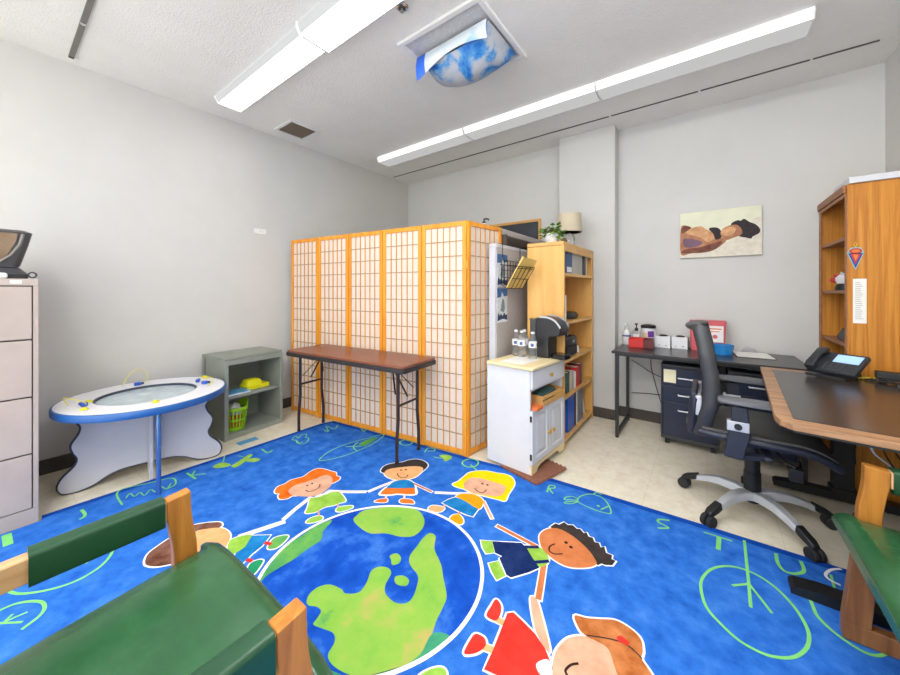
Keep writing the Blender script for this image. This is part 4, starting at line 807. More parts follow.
obj('bag_mark', MB().flat([(.1008, .05, .11), (.1008, .065, .138), (.1008, .075, .122), (.1008, .09, .14), (.1008, .1, .112), (.1008, .09, .12), (.1008, .08, .11), (.1008, .066, .12)]), 'label_white', t2, smooth=0)
o = obj('camera_body', MB().box((-.06, -.11, 0), (.06, .11, .05)).cyl((.061, -.02, .026), (.085, -.02, .026), .022, n=20).box((-.03, -.03, .0505), (.03, .05, .068)), 'black_gloss', at=(-1.02, 2.92, z+.168), bevel=.006)
tag(o, 'small black camera on top of the padded case in the maple bookcase', 'camera')
o = obj('small_jar', MB().lathe([(0, 0), (.02, 0), (.02, .035), (.016, .042), (.016, .055), (0, .055)], n=16), 'white_gloss', at=(-.95, 3.2, z+.0015))
tag(o, 'small white jar on the middle shelf beside the black case', 'jar')
z = SHELF[1]
yy = 2.75
for k, (ww, h, m, lab) in enumerate([(.07, .17, 'book_teal', 'dark teal book on the fourth shelf of the maple bookcase'), (.06, .15, 'book_beige', 'first beige book left of the red books on the fourth shelf'),
                                     (.05, .16, 'book_grey', 'grey book among the beige ones on the fourth shelf'), (.06, .14, 'paper', 'white book just left of the red books on the fourth shelf'),
                                     (.1, .17, 'book_red', 'wide red book on the fourth shelf of the maple bookcase'), (.07, .185, 'dark_red', 'dark red book right of the wide red one on the fourth shelf')]):
    standing('hardback_book', yy + .06, yy + ww + .06, z, h, .17, m, lab); yy += ww + .003
z = SHELF[0]
yy = 2.84
for ww, h, m, lab, nm, cat in [(.17, .29, 'book_royal', 'glossy royal blue binder on the bottom shelf of the maple bookcase', 'ring_binder', 'binder'), (.05, .29, 'book_plum', 'dark plum binder beside the royal blue binder', 'ring_binder', 'binder'),
                           (.03, .28, 'paper', 'thin white binder between plum and slate grey binders', 'ring_binder', 'binder'), (.08, .29, 'book_slate', 'first slate grey binder on the bottom shelf', 'ring_binder', 'binder'), (.08, .285, 'book_slate', 'second slate grey binder nearest the leaning white paper', 'ring_binder', 'binder')]:
    standing(nm, yy, yy+ww, z, h, .22, m, lab, cat, 'binders on the bottom shelf'); yy += ww + .004
o = obj('leaning_paper', MB().prism([(3.275, z+.25), (3.40, z+.002), (3.404, z+.002), (3.279, z+.252)], -1.12, -.93, 'x'), 'paper', at=(-1.02, 3.35, z+.002), world=True, smooth=0)
tag(o, 'white card leaning against the slate grey binders on the bottom shelf', 'card')

# lamp and plant on the bookcase
t = thing('table_lamp', 'small lamp with beige drum shade and clear glass base on the maple bookcase', 'lamp', (-1.04, 3.27, sz + .0005))
obj('lamp_base', MB().lathe([(0, 0), (.075, 0), (.075, .01), (0, .01)], n=28), 'black', t)
obj('glass_column', MB().lathe([(0, .0105), (.04, .0105), (.05, .03), (.05, .11), (.03, .145), (.014, .15), (0, .15)], n=24), 'clear_glass', t)
obj('socket', MB().lathe([(0, .1505), (.016, .1505), (.016, .2), (0, .2)], n=16), 'black', t)
obj('lamp_shade', MB().lathe([(.112, .162), (.106, .335), (.102, .335), (.108, .162), (.112, .162)], n=40), 'shade_linen', t)
obj('shade_fitter', MB().bar((-.107, 0, .325), (.107, 0, .325), .004, .003).bar((0, -.107, .325), (0, .107, .325), .004, .003).cyl((0, 0, .2005), (0, 0, .3235), .004, n=8), 'steel', t)
t = thing('potted_plant', 'leafy green plant in a round white pot at the near corner of the maple bookcase', 'plant', (-1.035, 2.80, sz + .0005))
obj('pot', MB().lathe([(0, 0), (.034, 0), (.055, .03), (.058, .055), (.047, .085), (.04, .09), (.036, .086), (.03, .07), (0, .07)], n=28), 'white_gloss', t)
lf = MB(); st = MB()
for i in range(110):
    a = random.uniform(0, 2*PI); rr_ = random.uniform(.02, .085); z_ = random.uniform(.085, .15) - (rr_ > .06) * random.uniform(.0, .07)
    c = Vector((rr_*math.cos(a), rr_*math.sin(a), z_)); d = Vector((math.cos(a+random.uniform(-.6, .6)), math.sin(a+random.uniform(-.6, .6)), random.uniform(-.8, .5))).normalized()
    sd = d.cross(Vector((0, 0, 1))).normalized(); n_ = sd.cross(d); L = random.uniform(.035, .055); W = L*.42
    lf.add([c, c + d*L*.5 + sd*W - n_*.003, c + d*L, c + d*L*.5 - sd*W - n_*.003, c + d*L*.5 + n_*.004], [(0, 1, 4), (1, 2, 4), (2, 3, 4), (3, 0, 4)])
    if i % 4 == 0: st.tube([(0, 0, .0705), (c.x*.5, c.y*.5, max(.09, z_)), c], .002, 5)
obj('leaves', lf, 'foliage', t, smooth=0, solid=False); obj('stems', st, 'stem_brown', t)
o = obj('small_brown_jar', MB().lathe([(0, 0), (.022, 0), (.024, .03), (.02, .045), (0, .045)], n=16), 'stem_brown', at=(-.945, 2.83, sz+.0005))
tag(o, 'tiny brown jar beside the white plant pot', 'jar')

for o in C.objects:
    if o not in BEFORE and o.parent is None: o.location += Vector((-.01, .033, 0))
# ------------------------------------------------------------------ white cart
BEFORE = set(C.objects)
kx0, kx1, ky0, ky1 = -1.312, -.966, 2.19, 2.70
t = thing('kitchen_cart', 'white kitchen cart with birch top, one drawer, open shelf and two panelled doors', 'cart', (-.95, 2.19, .0225))
CART = [t]
K0 = .0225
obj('side_panel', MB().box((kx0, ky0, K0), (kx1, ky0+.016, .718)), 'white_matte', t, world=True, smooth=0)
obj('side_panel', MB().box((kx0, ky1-.016, K0), (kx1, ky1, .718)), 'white_matte', t, world=True, smooth=0)
obj('back_panel', MB().box((kx0, ky0+.0165, K0), (kx0+.008, ky1-.0165, .718)), 'white_matte', t, world=True, smooth=0)
for zb in (.062, .43, .574): obj('shelf_board', MB().box((kx0+.0085, ky0+.0165, zb), (kx1-.002, ky1-.0165, zb+.015)), 'white_matte', t, world=True, smooth=0)
obj('cart_top', MB().prism(rrect(kx0-.002, ky0-.015, kx1+.028, ky1+.003, .012), .7185, .741, 'z'), 'birch_top', t, world=True, smooth=30, bevel=.005)
obj('valance', MB().prism([(ky0, K0), (ky0+.07, K0), (ky0+.09, .045), (ky0+.13, .056), (ky1-.13, .056), (ky1-.09, .045), (ky1-.07, K0), (ky1, K0), (ky1, .082), (ky0, .082)], kx1-.001, kx1+.014, 'x'), 'birch_top', t, world=True, smooth=0)
d = obj('drawer', MB().box((kx1+.0005, ky0+.003, .59), (kx1+.018, ky1-.003, .714)), 'white_matte', t, world=True, smooth=0, bevel=.006)
def knob(y, z, par, name='knob'):
    obj(name, MB().cyl((kx1+.0185, y, z), (kx1+.03, y, z), .006, n=12).rings([[(kx1+.03+a, y+r*math.cos(i*PI/8), z+r*math.sin(i*PI/8)) for i in range(16)] for a, r in ((.0002, .006), (.004, .014), (.01, .015), (.014, .008))]), 'brass', par, world=True)
knob((ky0+ky1)/2, .652, d)
ym = (ky0+ky1)/2
for y0, y1, ky in ((ky0+.003, ym-.0015, ym-.03), (ym+.0015, ky1-.003, ym+.03)):
    def rect(k, a): return [(kx1+a, y, z) for y, z in ((y0+k, .088+k), (y1-k, .088+k), (y1-k, .445-k), (y0+k, .445-k))]
    d = obj('door', MB().rings([rect(0, .0005), rect(0, .016), rect(.002, .018), rect(.036, .018), rect(.042, .0095), rect(.05, .0095)]), 'white_matte', t, world=True, smooth=0)
    obj('raised_panel', MB().rings([rect(.0505, .0097), rect(.0505, .0105), rect(.074, .0175)]), 'white_matte', d, world=True, smooth=0)
    knob(ky, .25, d)
    for z in (.14, .395) if y0 < ym - .1 else ():
        obj('hinge', MB().box((kx1+.0005, y0-.0045, z-.02), (kx1+.014, y0-.0005, z+.02)), 'black', d, world=True, smooth=0)
# things on the open shelf of the cart
o = obj('wooden_tray', MB().box((-.1, -.17, 0), (.06, .17, .008)).box((-.1, -.17, .008), (-.092, .17, .07)).box((.052, -.17, .008), (.06, .17, .034)).box((.052, -.17, .046), (.06, .17, .07)).box((-.092, -.17, .008), (.052, -.162, .07)).box((-.092, .162, .008), (.052, .17, .07)), 'blond_frame', at=(-1.0, 2.50, .4465), smooth=0)
tag(o, 'slatted wooden tray on the open shelf of the white cart', 'tray'); CART.append(o)
o = obj('dark_cloth_bundle', MB().rings([[(x*.06*k, y*.13*k, z+.004*math.sin(3*i)) for i, (x, y) in enumerate(ring_poly(1, 14))] for k, z in ((.85, .005), (1, .03), (.9, .06), (.4, .078))]), 'book_teal', at=(-1.02, 2.51, .455))
tag(o, 'dark bundle inside the slatted wooden tray of the white cart', 'cloth'); CART.append(o)
o = obj('red_packet', MB().box((-.05, -.045, 0), (.05, .045, .022)), 'orange_plastic', at=(-.975, 2.262, .4465), bevel=.004)
tag(o, 'flat orange red packet at the near end of the cart shelf', 'packet'); CART.append(o)
o = obj('dark_pouch', MB().box((-.05, -.04, 0), (.05, .04, .04)), 'book_plum', at=(-1.08, 2.27, .4465), bevel=.01)
tag(o, 'dark pouch behind the orange red packet on the cart shelf', 'pouch'); CART.append(o)
# on the cart top
CT = .7415
o = obj('paper_napkin', MB().box((-.1, -.13, 0), (.09, .14, .0012)), 'paper', at=(-1.13, 2.35, CT), smooth=0)
tag(o, 'white paper napkin on the birch top in front of the water bottles', 'napkin')
def bottle(x, y, label, z=CT):
    t = thing('water_bottle', label, 'bottle', (x, y, z), 0, 'water bottles on the white cart')
    obj('bottle', MB().lathe([(0, 0), (.026, 0), (.031, .006), (.031, .045), (.029, .05), (.031, .055), (.031, .118), (.028, .135), (.018, .165), (.0125, .178), (.0125, .186), (0, .186)], n=24), 'clear_plastic', t)
    obj('label_band', MB().lathe([(.0312, .085), (.0318, .085), (.0318, .128), (.0312, .128), (.0312, .085)], n=24), 'label_white', t)
    for a in range(4): obj('label_mark', MB().sheet(lambda u, v, a=a: (.0324*math.cos(R(a*90+40*u)), .0324*math.sin(R(a*90+40*u)), .094+.024*v), 4, 1, .0004), 'label_blue', t, solid=False)
    obj('cap', MB().lathe([(0, .1865), (.0135, .1865), (.0145, .188), (.0145, .2), (.013, .202), (0, .202)], n=20), 'white_gloss', t)
bottle(-1.262, 2.51, 'leftmost water bottle on the white cart')
bottle(-1.215, 2.56, 'middle water bottle of the cluster on the white cart')
bottle(-1.20, 2.49, 'water bottle standing just in front of the middle one on the white cart')
bottle(-1.095, 2.47, 'water bottle nearest the coffee machine on the white cart')
t = thing('coffee_machine', 'black single cup coffee machine with silver arc on the white cart', 'coffee machine', (-1.05, 2.62, CT))
side = [(-.06, 0), (.045, 0), (.045, .15), (.055, .165), (.125, .17), (.138, .225), (.115, .275), (.06, .305), (-.02, .315), (-.06, .3)]
obj('machine_body', MB().prism(side, -.075, .075, 'y'), 'coffee_black', t, bevel=.01, smooth=40, seg=3)
arc = catmull([(-.03, .318), (.04, .316), (.10, .292), (.142, .243)], 5, False)
for yy in (-.079, .0755): obj('silver_arc', MB().prism(arc + [(a*.96, b-.014) for a, b in reversed(arc)], yy, yy+.0035, 'y'), 'silver_paint', t, smooth=40)
obj('drip_tray', MB().prism([(x + .05, y) for x, y in rrect(-.001, -.06, .12, .06, .03)], 0, .035, 'z'), 'black_gloss', t, bevel=.004)
obj('water_tank', MB().prism(rrect(-.125, -.06, -.065, .06, .02), .1, .28, 'z'), 'smoke_plastic', t, bevel=.004)
obj('tank_base', MB().prism(rrect(-.125, -.06, -.065, .06, .02), .0, .0995, 'z'), 'coffee_black', t)
obj('tank_lid', MB().prism(rrect(-.128, -.063, -.062, .063, .02), .2805, .295, 'z'), 'smoke_plastic', t)
for o in C.objects:
    if o not in BEFORE and o.parent is None:
        spin(o, (-.95, 2.19), R(-5)); o.location += Vector((.019, -.035, 0))
# brown foam mat under the cart
jig = []
x0, y0, x1, y1 = -1.31, 2.175, -.785, 2.40
def jigedge(a, b, n, out):
    o = []
    for i in range(n):
        for k, h in ((.1, 0), (.25, 1), (.4, 1), (.55, 0), (.95, 0)):
            f = (i + k) / n; o.append((a[0]+(b[0]-a[0])*f + out[0]*h*.013, a[1]+(b[1]-a[1])*f + out[1]*h*.013))
    return o
M4 = [(-1.16, 2.156), (-.872, 2.086), (-.785, 2.40), (-1.235, 2.52)]
jig = jigedge(M4[0], M4[1], 14, (0, -1)) + jigedge(M4[1], M4[2], 14, (1, 0)) + jigedge(M4[2], M4[3], 14, (0, 1)) + [M4[3]]
o = obj('foam_mat', MB().prism(jig, .0138, .0215, 'z'), 'foam_mat', at=(-1.05, 2.4, .0138), world=True, smooth=0)
tag(o, 'brown interlocking foam mat with jigsaw edge under the white cart', 'mat')

# ------------------------------------------------------------------ black work table along the back wall
t = thing('black_work_table', 'long black work table with square steel frame along the back wall', 'table', (-.05, 3.45, 0))
dx0, dx1, dy0, dy1, DZ = -.65, .548, 3.155, 3.762, .745
obj('table_top', MB().box((dx0, dy0, DZ-.022), (dx1, dy1, DZ)), 'desk_black', t, world=True, smooth=0, bevel=.004)
for x in (dx0+.02, dx1-.045):
    lf = MB().box((x, dy0+.05, .012), (x+.025, dy0+.075, DZ-.0225)).box((x, dy1-.065, .012), (x+.025, dy1-.04, DZ-.0225)).box((x, dy0+.0755, .02), (x+.025, dy1-.0655, .045)).box((x, dy0+.0755, DZ-.05), (x+.025, dy1-.0655, DZ-.0225))
    lo = obj('leg_frame', lf, 'desk_frame', t, world=True, smooth=0)
    for yy in (dy0+.0625, dy1-.0525): obj('levelling_foot', MB().cyl((x+.0125, yy, 0.0005), (x+.0125, yy, .0118), .014, n=12), 'black_rubber', lo, world=True)
obj('cross_rail', MB().box((dx0+.0455, dy1-.06, .62), (dx1-.0455, dy1-.045, .64)).box((dx0+.0455, dy0+.055, DZ-.045), (dx1-.0455, dy0+.07, DZ-.0225)), 'desk_frame', t, world=True, smooth=0)

def pedestal(x0, label):
    t = thing('drawer_pedestal', label, 'drawer unit', (x0+.19, 3.49, 0), 0, 'rolling drawer units')
    y0, y1, z0, z1, w = 3.30, 3.70, .05, .655, .38
    obj('shell', MB().box((x0, y0+.014, z0), (x0+w, y1, z1)).box((x0, y0, z1-.02), (x0+w, y0+.0139, z1)).box((x0, y0, z0), (x0+w, y0+.0139, z0+.03)).box((x0, y0, z0+.03), (x0+.012, y0+.0139, z1-.02)).box((x0+w-.012, y0, z0+.03), (x0+w, y0+.0139, z1-.02)), 'pedestal_shell', t, world=True, smooth=0, bevel=.003)
    for a, b in ((.49, .63), (.362, .485), (.084, .357)):
        d = obj('drawer', MB().box((x0+.014, y0-.004, a), (x0+w-.014, y0+.0135, b)), 'pedestal_navy', t, world=True, smooth=0, bevel=.003)
        zc = (a+b)/2 - .005 if b-a < .2 else b-.06
        obj('drawer_handle', MB().tube([(x0+.12, y0-.0045, zc), (x0+.12, y0-.022, zc), (x0+.215, y0-.022, zc), (x0+.215, y0-.0045, zc)], .006, 8), 'handle_silver', d, world=True)
    for cx_ in (x0+.04, x0+w-.04):
        for cy_ in (y0+.045, y1-.045):
            obj('caster', MB().cyl((cx_-.014, cy_, .0245), (cx_+.014, cy_, .0245), .024, n=16).box((cx_-.016, cy_-.016, .0415), (cx_+.016, cy_+.016, .0495)), 'black_rubber', t, world=True)
    return t
p1 = pedestal(-.304, 'rolling navy drawer unit left of the office chair, with a large cream label')
p2 = pedestal(.125, 'rolling navy drawer unit seen between chair back and walnut desk')
obj('drawer_label', MB().box((-.284, 3.2945, .51), (-.20, 3.2956, .615)), 'paper_cream', p1, world=True, smooth=0)
obj('drawer_label', MB().box((.145, 3.2945, .585), (.185, 3.2956, .61)), 'label_white', p2, world=True, smooth=0)
o = obj('black_pouch', MB().rings([[(x*.16*k, y*.13*k, z) for x, y in ring_poly(1, 24)] for k, z in ((.9, 0), (1, .012), (1, .03), (.85, .044))]), 'black_gloss', at=(.31, 3.47, .6555))
tag(o, 'flat black pouch lying on the right drawer unit under the black table', 'pouch')

# things on the black table
z = DZ + .0005
t = thing('spray_bottle', 'clear spray bottle with white and blue label at the left end of the black table', 'bottle', (-.612, 3.62, z))
obj('bottle_body', MB().lathe([(0, 0), (.03, 0), (.034, .006), (.034, .10), (.026, .125), (.012, .14), (.012, .15), (0, .15)], n=24), 'white_gloss', t)
obj('label_band', MB().lathe([(.0342, .055), (.0348, .055), (.0348, .1), (.0342, .1), (.0342, .055)], n=24), 'label_white', t)
obj('label_stripe', MB().lathe([(.0350, .076), (.0354, .076), (.0354, .09), (.0350, .09), (.0350, .076)], n=24), 'label_blue', t)
obj('spray_head', MB().lathe([(0, .1505), (.014, .1505), (.014, .17), (.01, .175), (.01, .2), (0, .2)], n=16).box((-.01, -.04, .18), (.01, 0, .2)), 'white_gloss', t, bevel=.002)
t = thing('sanitizer_bottle', 'clear sanitizer bottle with black pump on the black table', 'bottle', (-.535, 3.665, z))
obj('bottle_body', MB().prism(rrect(-.036, -.024, .036, .024, .018), 0, .13, 'z'), 'clear_plastic', t, bevel=.006, smooth=40)
obj('label_band', MB().box((-.024, -.0252, .03), (.024, -.0244, .1)), 'label_white', t, smooth=0)
obj('pump', MB().lathe([(0, .1305), (.014, .1305), (.014, .155), (.005, .157), (.005, .185), (.012, .188), (.012, .2), (0, .2)], n=16).box((-.008, -.045, .189), (.008, -.01, .2)), 'black', t)
t = thing('wipes_tub', 'white wipes tub with dark lid and purple label on the black table', 'tub', (-.434, 3.635, z))
obj('tub_body', MB().lathe([(0, 0), (.056, 0), (.058, .004), (.056, .165), (0, .165)], n=36), 'white_gloss', t)
obj('tub_lid', MB().lathe([(0, .1655), (.061, .1655), (.062, .185), (.055, .193), (.02, .2), (0, .2)], n=36), 'black', t)
obj('purple_label', MB().sheet(lambda u, v: (.0588*math.cos(R(-88+52*u)), .0588*math.sin(R(-88+52*u)), .085+.055*v), 8, 1, .0008), 'label_purple', t, solid=False)
obj('label_strip', MB().sheet(lambda u, v: (.0588*math.cos(R(-150+60*u)), .0588*math.sin(R(-150+60*u)), .04+.085*v), 8, 1, .0006), 'book_beige', t, solid=False)
def tissue_box(x, y, label):
    t = thing('tissue_box', label, 'box', (x, y, z), R(-3), 'white boxes on the black table')
    obj('carton', MB().box((-.058, -.058, 0), (.058, .058, .1)), 'white_gloss', t, bevel=.002, smooth=0)
    obj('opening', MB().lathe([(0, .1002), (.036, .1002), (.03, .108), (.018, .112), (0, .112)], n=20), 'black', t)
    obj('carton_mark', MB().box((-.03, -.0592, .02), (-.024, -.0584, .026)).box((.022, -.0592, .018), (.03, -.0592+.0008, .026)), 'black', t, smooth=0)
tissue_box(-.315, 3.645, 'left one of two white boxes with dark openings, beside the wipes tub')
tissue_box(-.190, 3.66, 'right one of two white boxes with dark openings, next to the red container')
for x, m, lab, w_ in ((-.508, 'red_plastic', 'bright red open bin at the front of the black table', .06), (-.412, 'dark_red', 'darker red bin to the right of the bright red one', .036)):
    b = MB().box((-w_, -.05, 0), (w_, .05, .004)).box((-w_, -.05, .0045), (w_, -.046, .075)).box((-w_, .046, .0045), (w_, .05, .085)).box((-w_, -.0455, .0045), (-w_+.004, .0455, .082)).box((w_-.004, -.0455, .0045), (w_, .0455, .082))
    tag(obj('storage_bin', b, m, at=(x, 3.49, z), bevel=.002, smooth=0), lab, 'bin', 'red bins on the black table')
t = thing('sharps_container', 'tall red medical disposal container with white label against the back wall', 'container', (.003, 3.66, z))
obj('container_body', MB().rings([[(x, y, zz) for x, y in rrect(-.122+k, -.055+k, .122-k, .055-k, .012)] for zz, k in ((0, .008), (.235, 0))]), 'sharps_red', t)
obj('container_lid', MB().rings([[(x, y, zz) for x, y in rrect(-.126+k, -.059+k, .126-k, .059-k, .012)] for zz, k in ((.2355, 0), (.25, 0), (.256, .006))]), 'sharps_red', t)
obj('container_label', MB().box((.0, -.0565, .08), (.105, -.0555, .215)), 'label_white', t, smooth=0)
obj('label_symbol', MB().flat([(.05 + .017*math.cos(i*PI/6), -.0568, .125 + .017*math.sin(i*PI/6)) for i in range(12)]), 'sharps_red', t, smooth=0, solid=False)
obj('label_lines', MB().box((.012, -.0572, .185), (.093, -.0566, .195)).box((.012, -.0572, .165), (.08, -.0566, .172)), 'bead_orange', t, smooth=0)
t = thing('blue_dish', 'translucent blue ribbed plastic dish beside the red container', 'dish', (.098, 3.52, z))
obj('dish_body', MB().rings([[(k*.072*(1+.03*(i % 2))*math.cos(2*PI*i/48), k*.065*(1+.03*(i % 2))*math.sin(2*PI*i/48), zz) for i in range(48)] for k, zz in ((.85, 0), (1, .07), (.95, .07), (.8, .006), (.3, .006))]), 'tray_blue', t, smooth=20)
obj('dish_rim', MB().tube([(.0715*math.cos(2*PI*i/40), .065*math.sin(2*PI*i/40), .072) for i in range(40)], .004, 6, closed=True), 'tray_blue', t)
t = thing('clipboard', 'clipboard with white sheet on the right of the black table', 'clipboard', (.285, 3.585, z), R(4))
obj('board', MB().prism(rrect(-.115, -.16, .115, .16, .015), 0, .004, 'z'), 'panel_brown', t, smooth=0)
obj('sheet', MB().box((-.108, -.155, .0043), (.108, .14, .0058)), 'paper', t, smooth=0)
t.rotation_euler = (0, 0, R(4))
obj('clip', MB().box((-.05, .125, .006), (.05, .155, .014)).tube([(-.045, .15, .014), (-.03, .155, .045), (-.015, .155, .03), (0, .155, .05), (.015, .155, .03), (.03, .155, .045), (.045, .15, .014)], .0035, 6), 'steel', t)
# cables on the wall below the table
o = obj('wall_cable', MB().tube(catmull([(-.41, 3.76, .72), (-.43, 3.775, .56), (-.40, 3.775, .40), (-.36, 3.775, .25), (-.33, 3.775, .13), (-.31, 3.772, .02)], 5, False), .0035, 6), 'cord_black', at=(-.41, 3.76, .02), world=True)
tag(o, 'thin black cord hanging down the wall below the black table', 'cord')
o = obj('wall_cable', MB().tube(catmull([(-.59, 3.748, .58), (-.5, 3.77, .52), (-.42, 3.772, .47), (-.3, 3.772, .43), (-.1, 3.77, .40)], 5, False), .0035, 6), 'cord_black', at=(-.5, 3.77, .4), world=True)
tag(o, 'black cord sloping across the wall behind the left drawer unit, upper one', 'cord')
o = obj('wall_cable', MB().tube(catmull([(-.59, 3.748, .26), (-.45, 3.77, .27), (-.35, 3.772, .275), (-.31, 3.772, .29), (-.2, 3.772, .30)], 5, False), .0035, 6), 'cord_black', at=(-.5, 3.77, .26), world=True)
tag(o, 'black cord running level across the wall behind the left drawer unit, lower one', 'cord')

# ------------------------------------------------------------------ photo canvas on the back wall
t = thing('wall_canvas', 'unframed canvas photo of a sleeping woman holding a baby, on the back wall', 'picture', (.08, YB, 1.75))
x0, x1, z0, z1 = -.198, .359, 1.548, 1.955
yf = YB - .024
obj('canvas_wrap', MB().box((x0, yf, z0), (x1, YB-.0005, z1)), 'canvas_edge', t, world=True, smooth=0)
CM = ['canvas_bg', 'canvas_sheet', 'canvas_skin', 'canvas_skin_dark', 'canvas_plum', 'canvas_skin_light', 'canvas_hair']
pic = MB().flat([(x0+.001, yf-.0004, z0+.001), (x1-.001, yf-.0004, z0+.001), (x1-.001, yf-.0004, z1-.001), (x0+.001, yf-.0004, z1-.001)], 0)
for k, (m, P) in enumerate(CANVAS_ART):
    Q = catmull(P, 4)
    Q = [(min(max(u, .004), .996), min(max(v, .004), .996)) for u, v in Q]
    pic.flat([(x0 + u*(x1-x0), yf - .0007 - .0002*k, z0 + v*(z1-z0)) for u, v in Q], CM.index('canvas_' + m))
obj('printed_photo', pic, CM, t, world=True, smooth=0, solid=False)

# ------------------------------------------------------------------ oak bookcase by the right wall
ox0, ox1, oy0, oy1, oz = .690, 1.003, 3.15, 3.778, 1.905
t = thing('oak_bookcase', 'tall golden oak bookcase against the right wall with shelves facing left', 'bookcase', (.84, 3.45, 0))
w = .022
obj('side_panel', MB().box((ox0, oy0, 0), (ox1, oy0+w, oz)), 'oak', t, world=True, smooth=0, bevel=.002)
obj('side_panel', MB().box((ox0, oy1-w, 0), (ox1, oy1, oz)), 'oak', t, world=True, smooth=0, bevel=.002)
obj('back_panel', MB().box((ox1-.01, oy0+w+.0005, .05), (ox1, oy1-w-.0005, oz-.02)), 'oak_inner', t, world=True, smooth=0)
obj('bookcase_top', MB().box((ox0+.002, oy0+w+.0005, oz-.022), (ox1-.0105, oy1-w-.0005, oz-.001)), 'oak', t, world=True, smooth=0)
obj('cornice', MB().box((ox0-.018, oy0+.012, oz-.05), (ox0-.0005, oy1, oz-.002)).box((ox0-.010, oy0+.014, oz-.075), (ox0-.0005, oy1, oz-.0505)), 'oak_trim', t, world=True, smooth=0, bevel=.004)
obj('face_stile', MB().box((ox0-.008, oy1-.045, 0), (ox0-.0005, oy1, oz-.0755)).box((ox0-.006, oy0+.004, 0), (ox0-.0005, oy0+.03, oz-.0755)), 'oak_trim', t, world=True, smooth=0)
for zz in (.08, .45, .92, 1.255, 1.59):
    obj('shelf', MB().box((ox0+.003, oy0+w+.0008, zz-.02), (ox1-.0108, oy1-w-.0008, zz)), 'oak_trim', t, world=True, smooth=0)
o = obj('foam_board', MB().box((.692, 3.13, 1.9055), (1.0, 3.45, 1.943)), 'white_matte', at=(.84, 3.28, 1.9055), world=True, smooth=0, bevel=.002)
tag(o, 'flat white board lying on top of the oak bookcase', 'board')
t = thing('figurine', 'small red and white figurine on a shelf of the oak bookcase', 'figurine', (.75, 3.46, 1.2555))
obj('figurine_base', MB().lathe([(0, 0), (.05, 0), (.05, .02), (.04, .045), (0, .045)], n=20), 'black', t)
obj('figurine_body', MB().lathe([(0, .0455), (.035, .0455), (.045, .07), (.04, .1), (.02, .115), (0, .118)], (0, .02, 0), n=20), 'white_gloss', t)
obj('figurine_flower', MB().lathe([(0, -.02), (.02, -.012), (.026, 0), (.02, .014), (0, .02)], (-.04, .055, .07), 14).lathe([(0, -.014), (.014, -.008), (.018, 0), (.014, .01), (0, .014)], (-.035, .02, .1), 14), 'bead_red', t)
obj('figurine_handle', MB().tube([(0, .055, .09), (-.005, .078, .1), (-.005, .075, .125), (0, .05, .112)], .005, 8), 'white_gloss', t)
o = obj('tape_dispenser', MB().prism([(-.09, 0), (.08, 0), (.09, .03), (.04, .045), (-.02, .085), (-.08, .08), (-.095, .03)], -.03, .03, 'x'), 'black', at=(.745, 3.40, .9205), bevel=.004)
tag(o, 'black desk gadget lying on the oak bookcase shelf above the telephone', 'gadget')
# beaded ornament hung on the side panel
t = thing('beaded_ornament', 'colourful beaded diamond ornament hung on the side of the oak bookcase', 'ornament', (.722, oy0, 1.46))
def od(pts, m, k, nm): obj(nm, MB().prism([(x, zz) for x, zz in pts], -.004-k*.0015-.0008, -.004-k*.0015+.0008, 'y'), m, t, smooth=0)
obj('backing', MB().prism([(-.035, .025), (-.02, .055), (.02, .055), (.035, .025), (.0, -.082)], -.0036, -.0006, 'y'), 'bead_teal', t, smooth=0)
od([(-.03, .02), (.03, .02), (0, -.07)], 'bead_blue', 0, 'blue_beads'); od([(-.021, .016), (.021, .016), (0, -.048)], 'bead_red', 1, 'red_beads'); od([(-.012, .012), (.012, .012), (0, -.026)], 'bead_orange', 2, 'orange_beads')
od([(.027*math.cos(i*PI/8), .033 + .018*math.sin(i*PI/8)) for i in range(16)], 'bead_red', 0, 'top_rosette'); od([(.017*math.cos(i*PI/8), .033 + .01*math.sin(i*PI/8)) for i in range(16)], 'bead_orange', 1, 'rosette_centre')
obj('hanging_loop', MB().tube([(0, -.003, .055), (-.006, -.003, .075), (0, -.003, .088), (.006, -.003, .075), (0, -.003, .055)], .0015, 6), 'yellow_cord', t)
t = thing('paper_list', 'narrow white paper list taped on the side of the oak bookcase', 'paper', (.738, oy0, 1.19))
obj('sheet', MB().box((-.026, -.0012, -.135), (.029, -.0004, .135)), 'paper', t, smooth=0)
tl = MB()
for i in range(20): tl.box((-.017, -.0018, .11-i*.0115), (-.017 + random.uniform(.02, .034), -.0013, .1125-i*.0115))
obj('printed_lines', tl, 'text_grey', t, smooth=0)

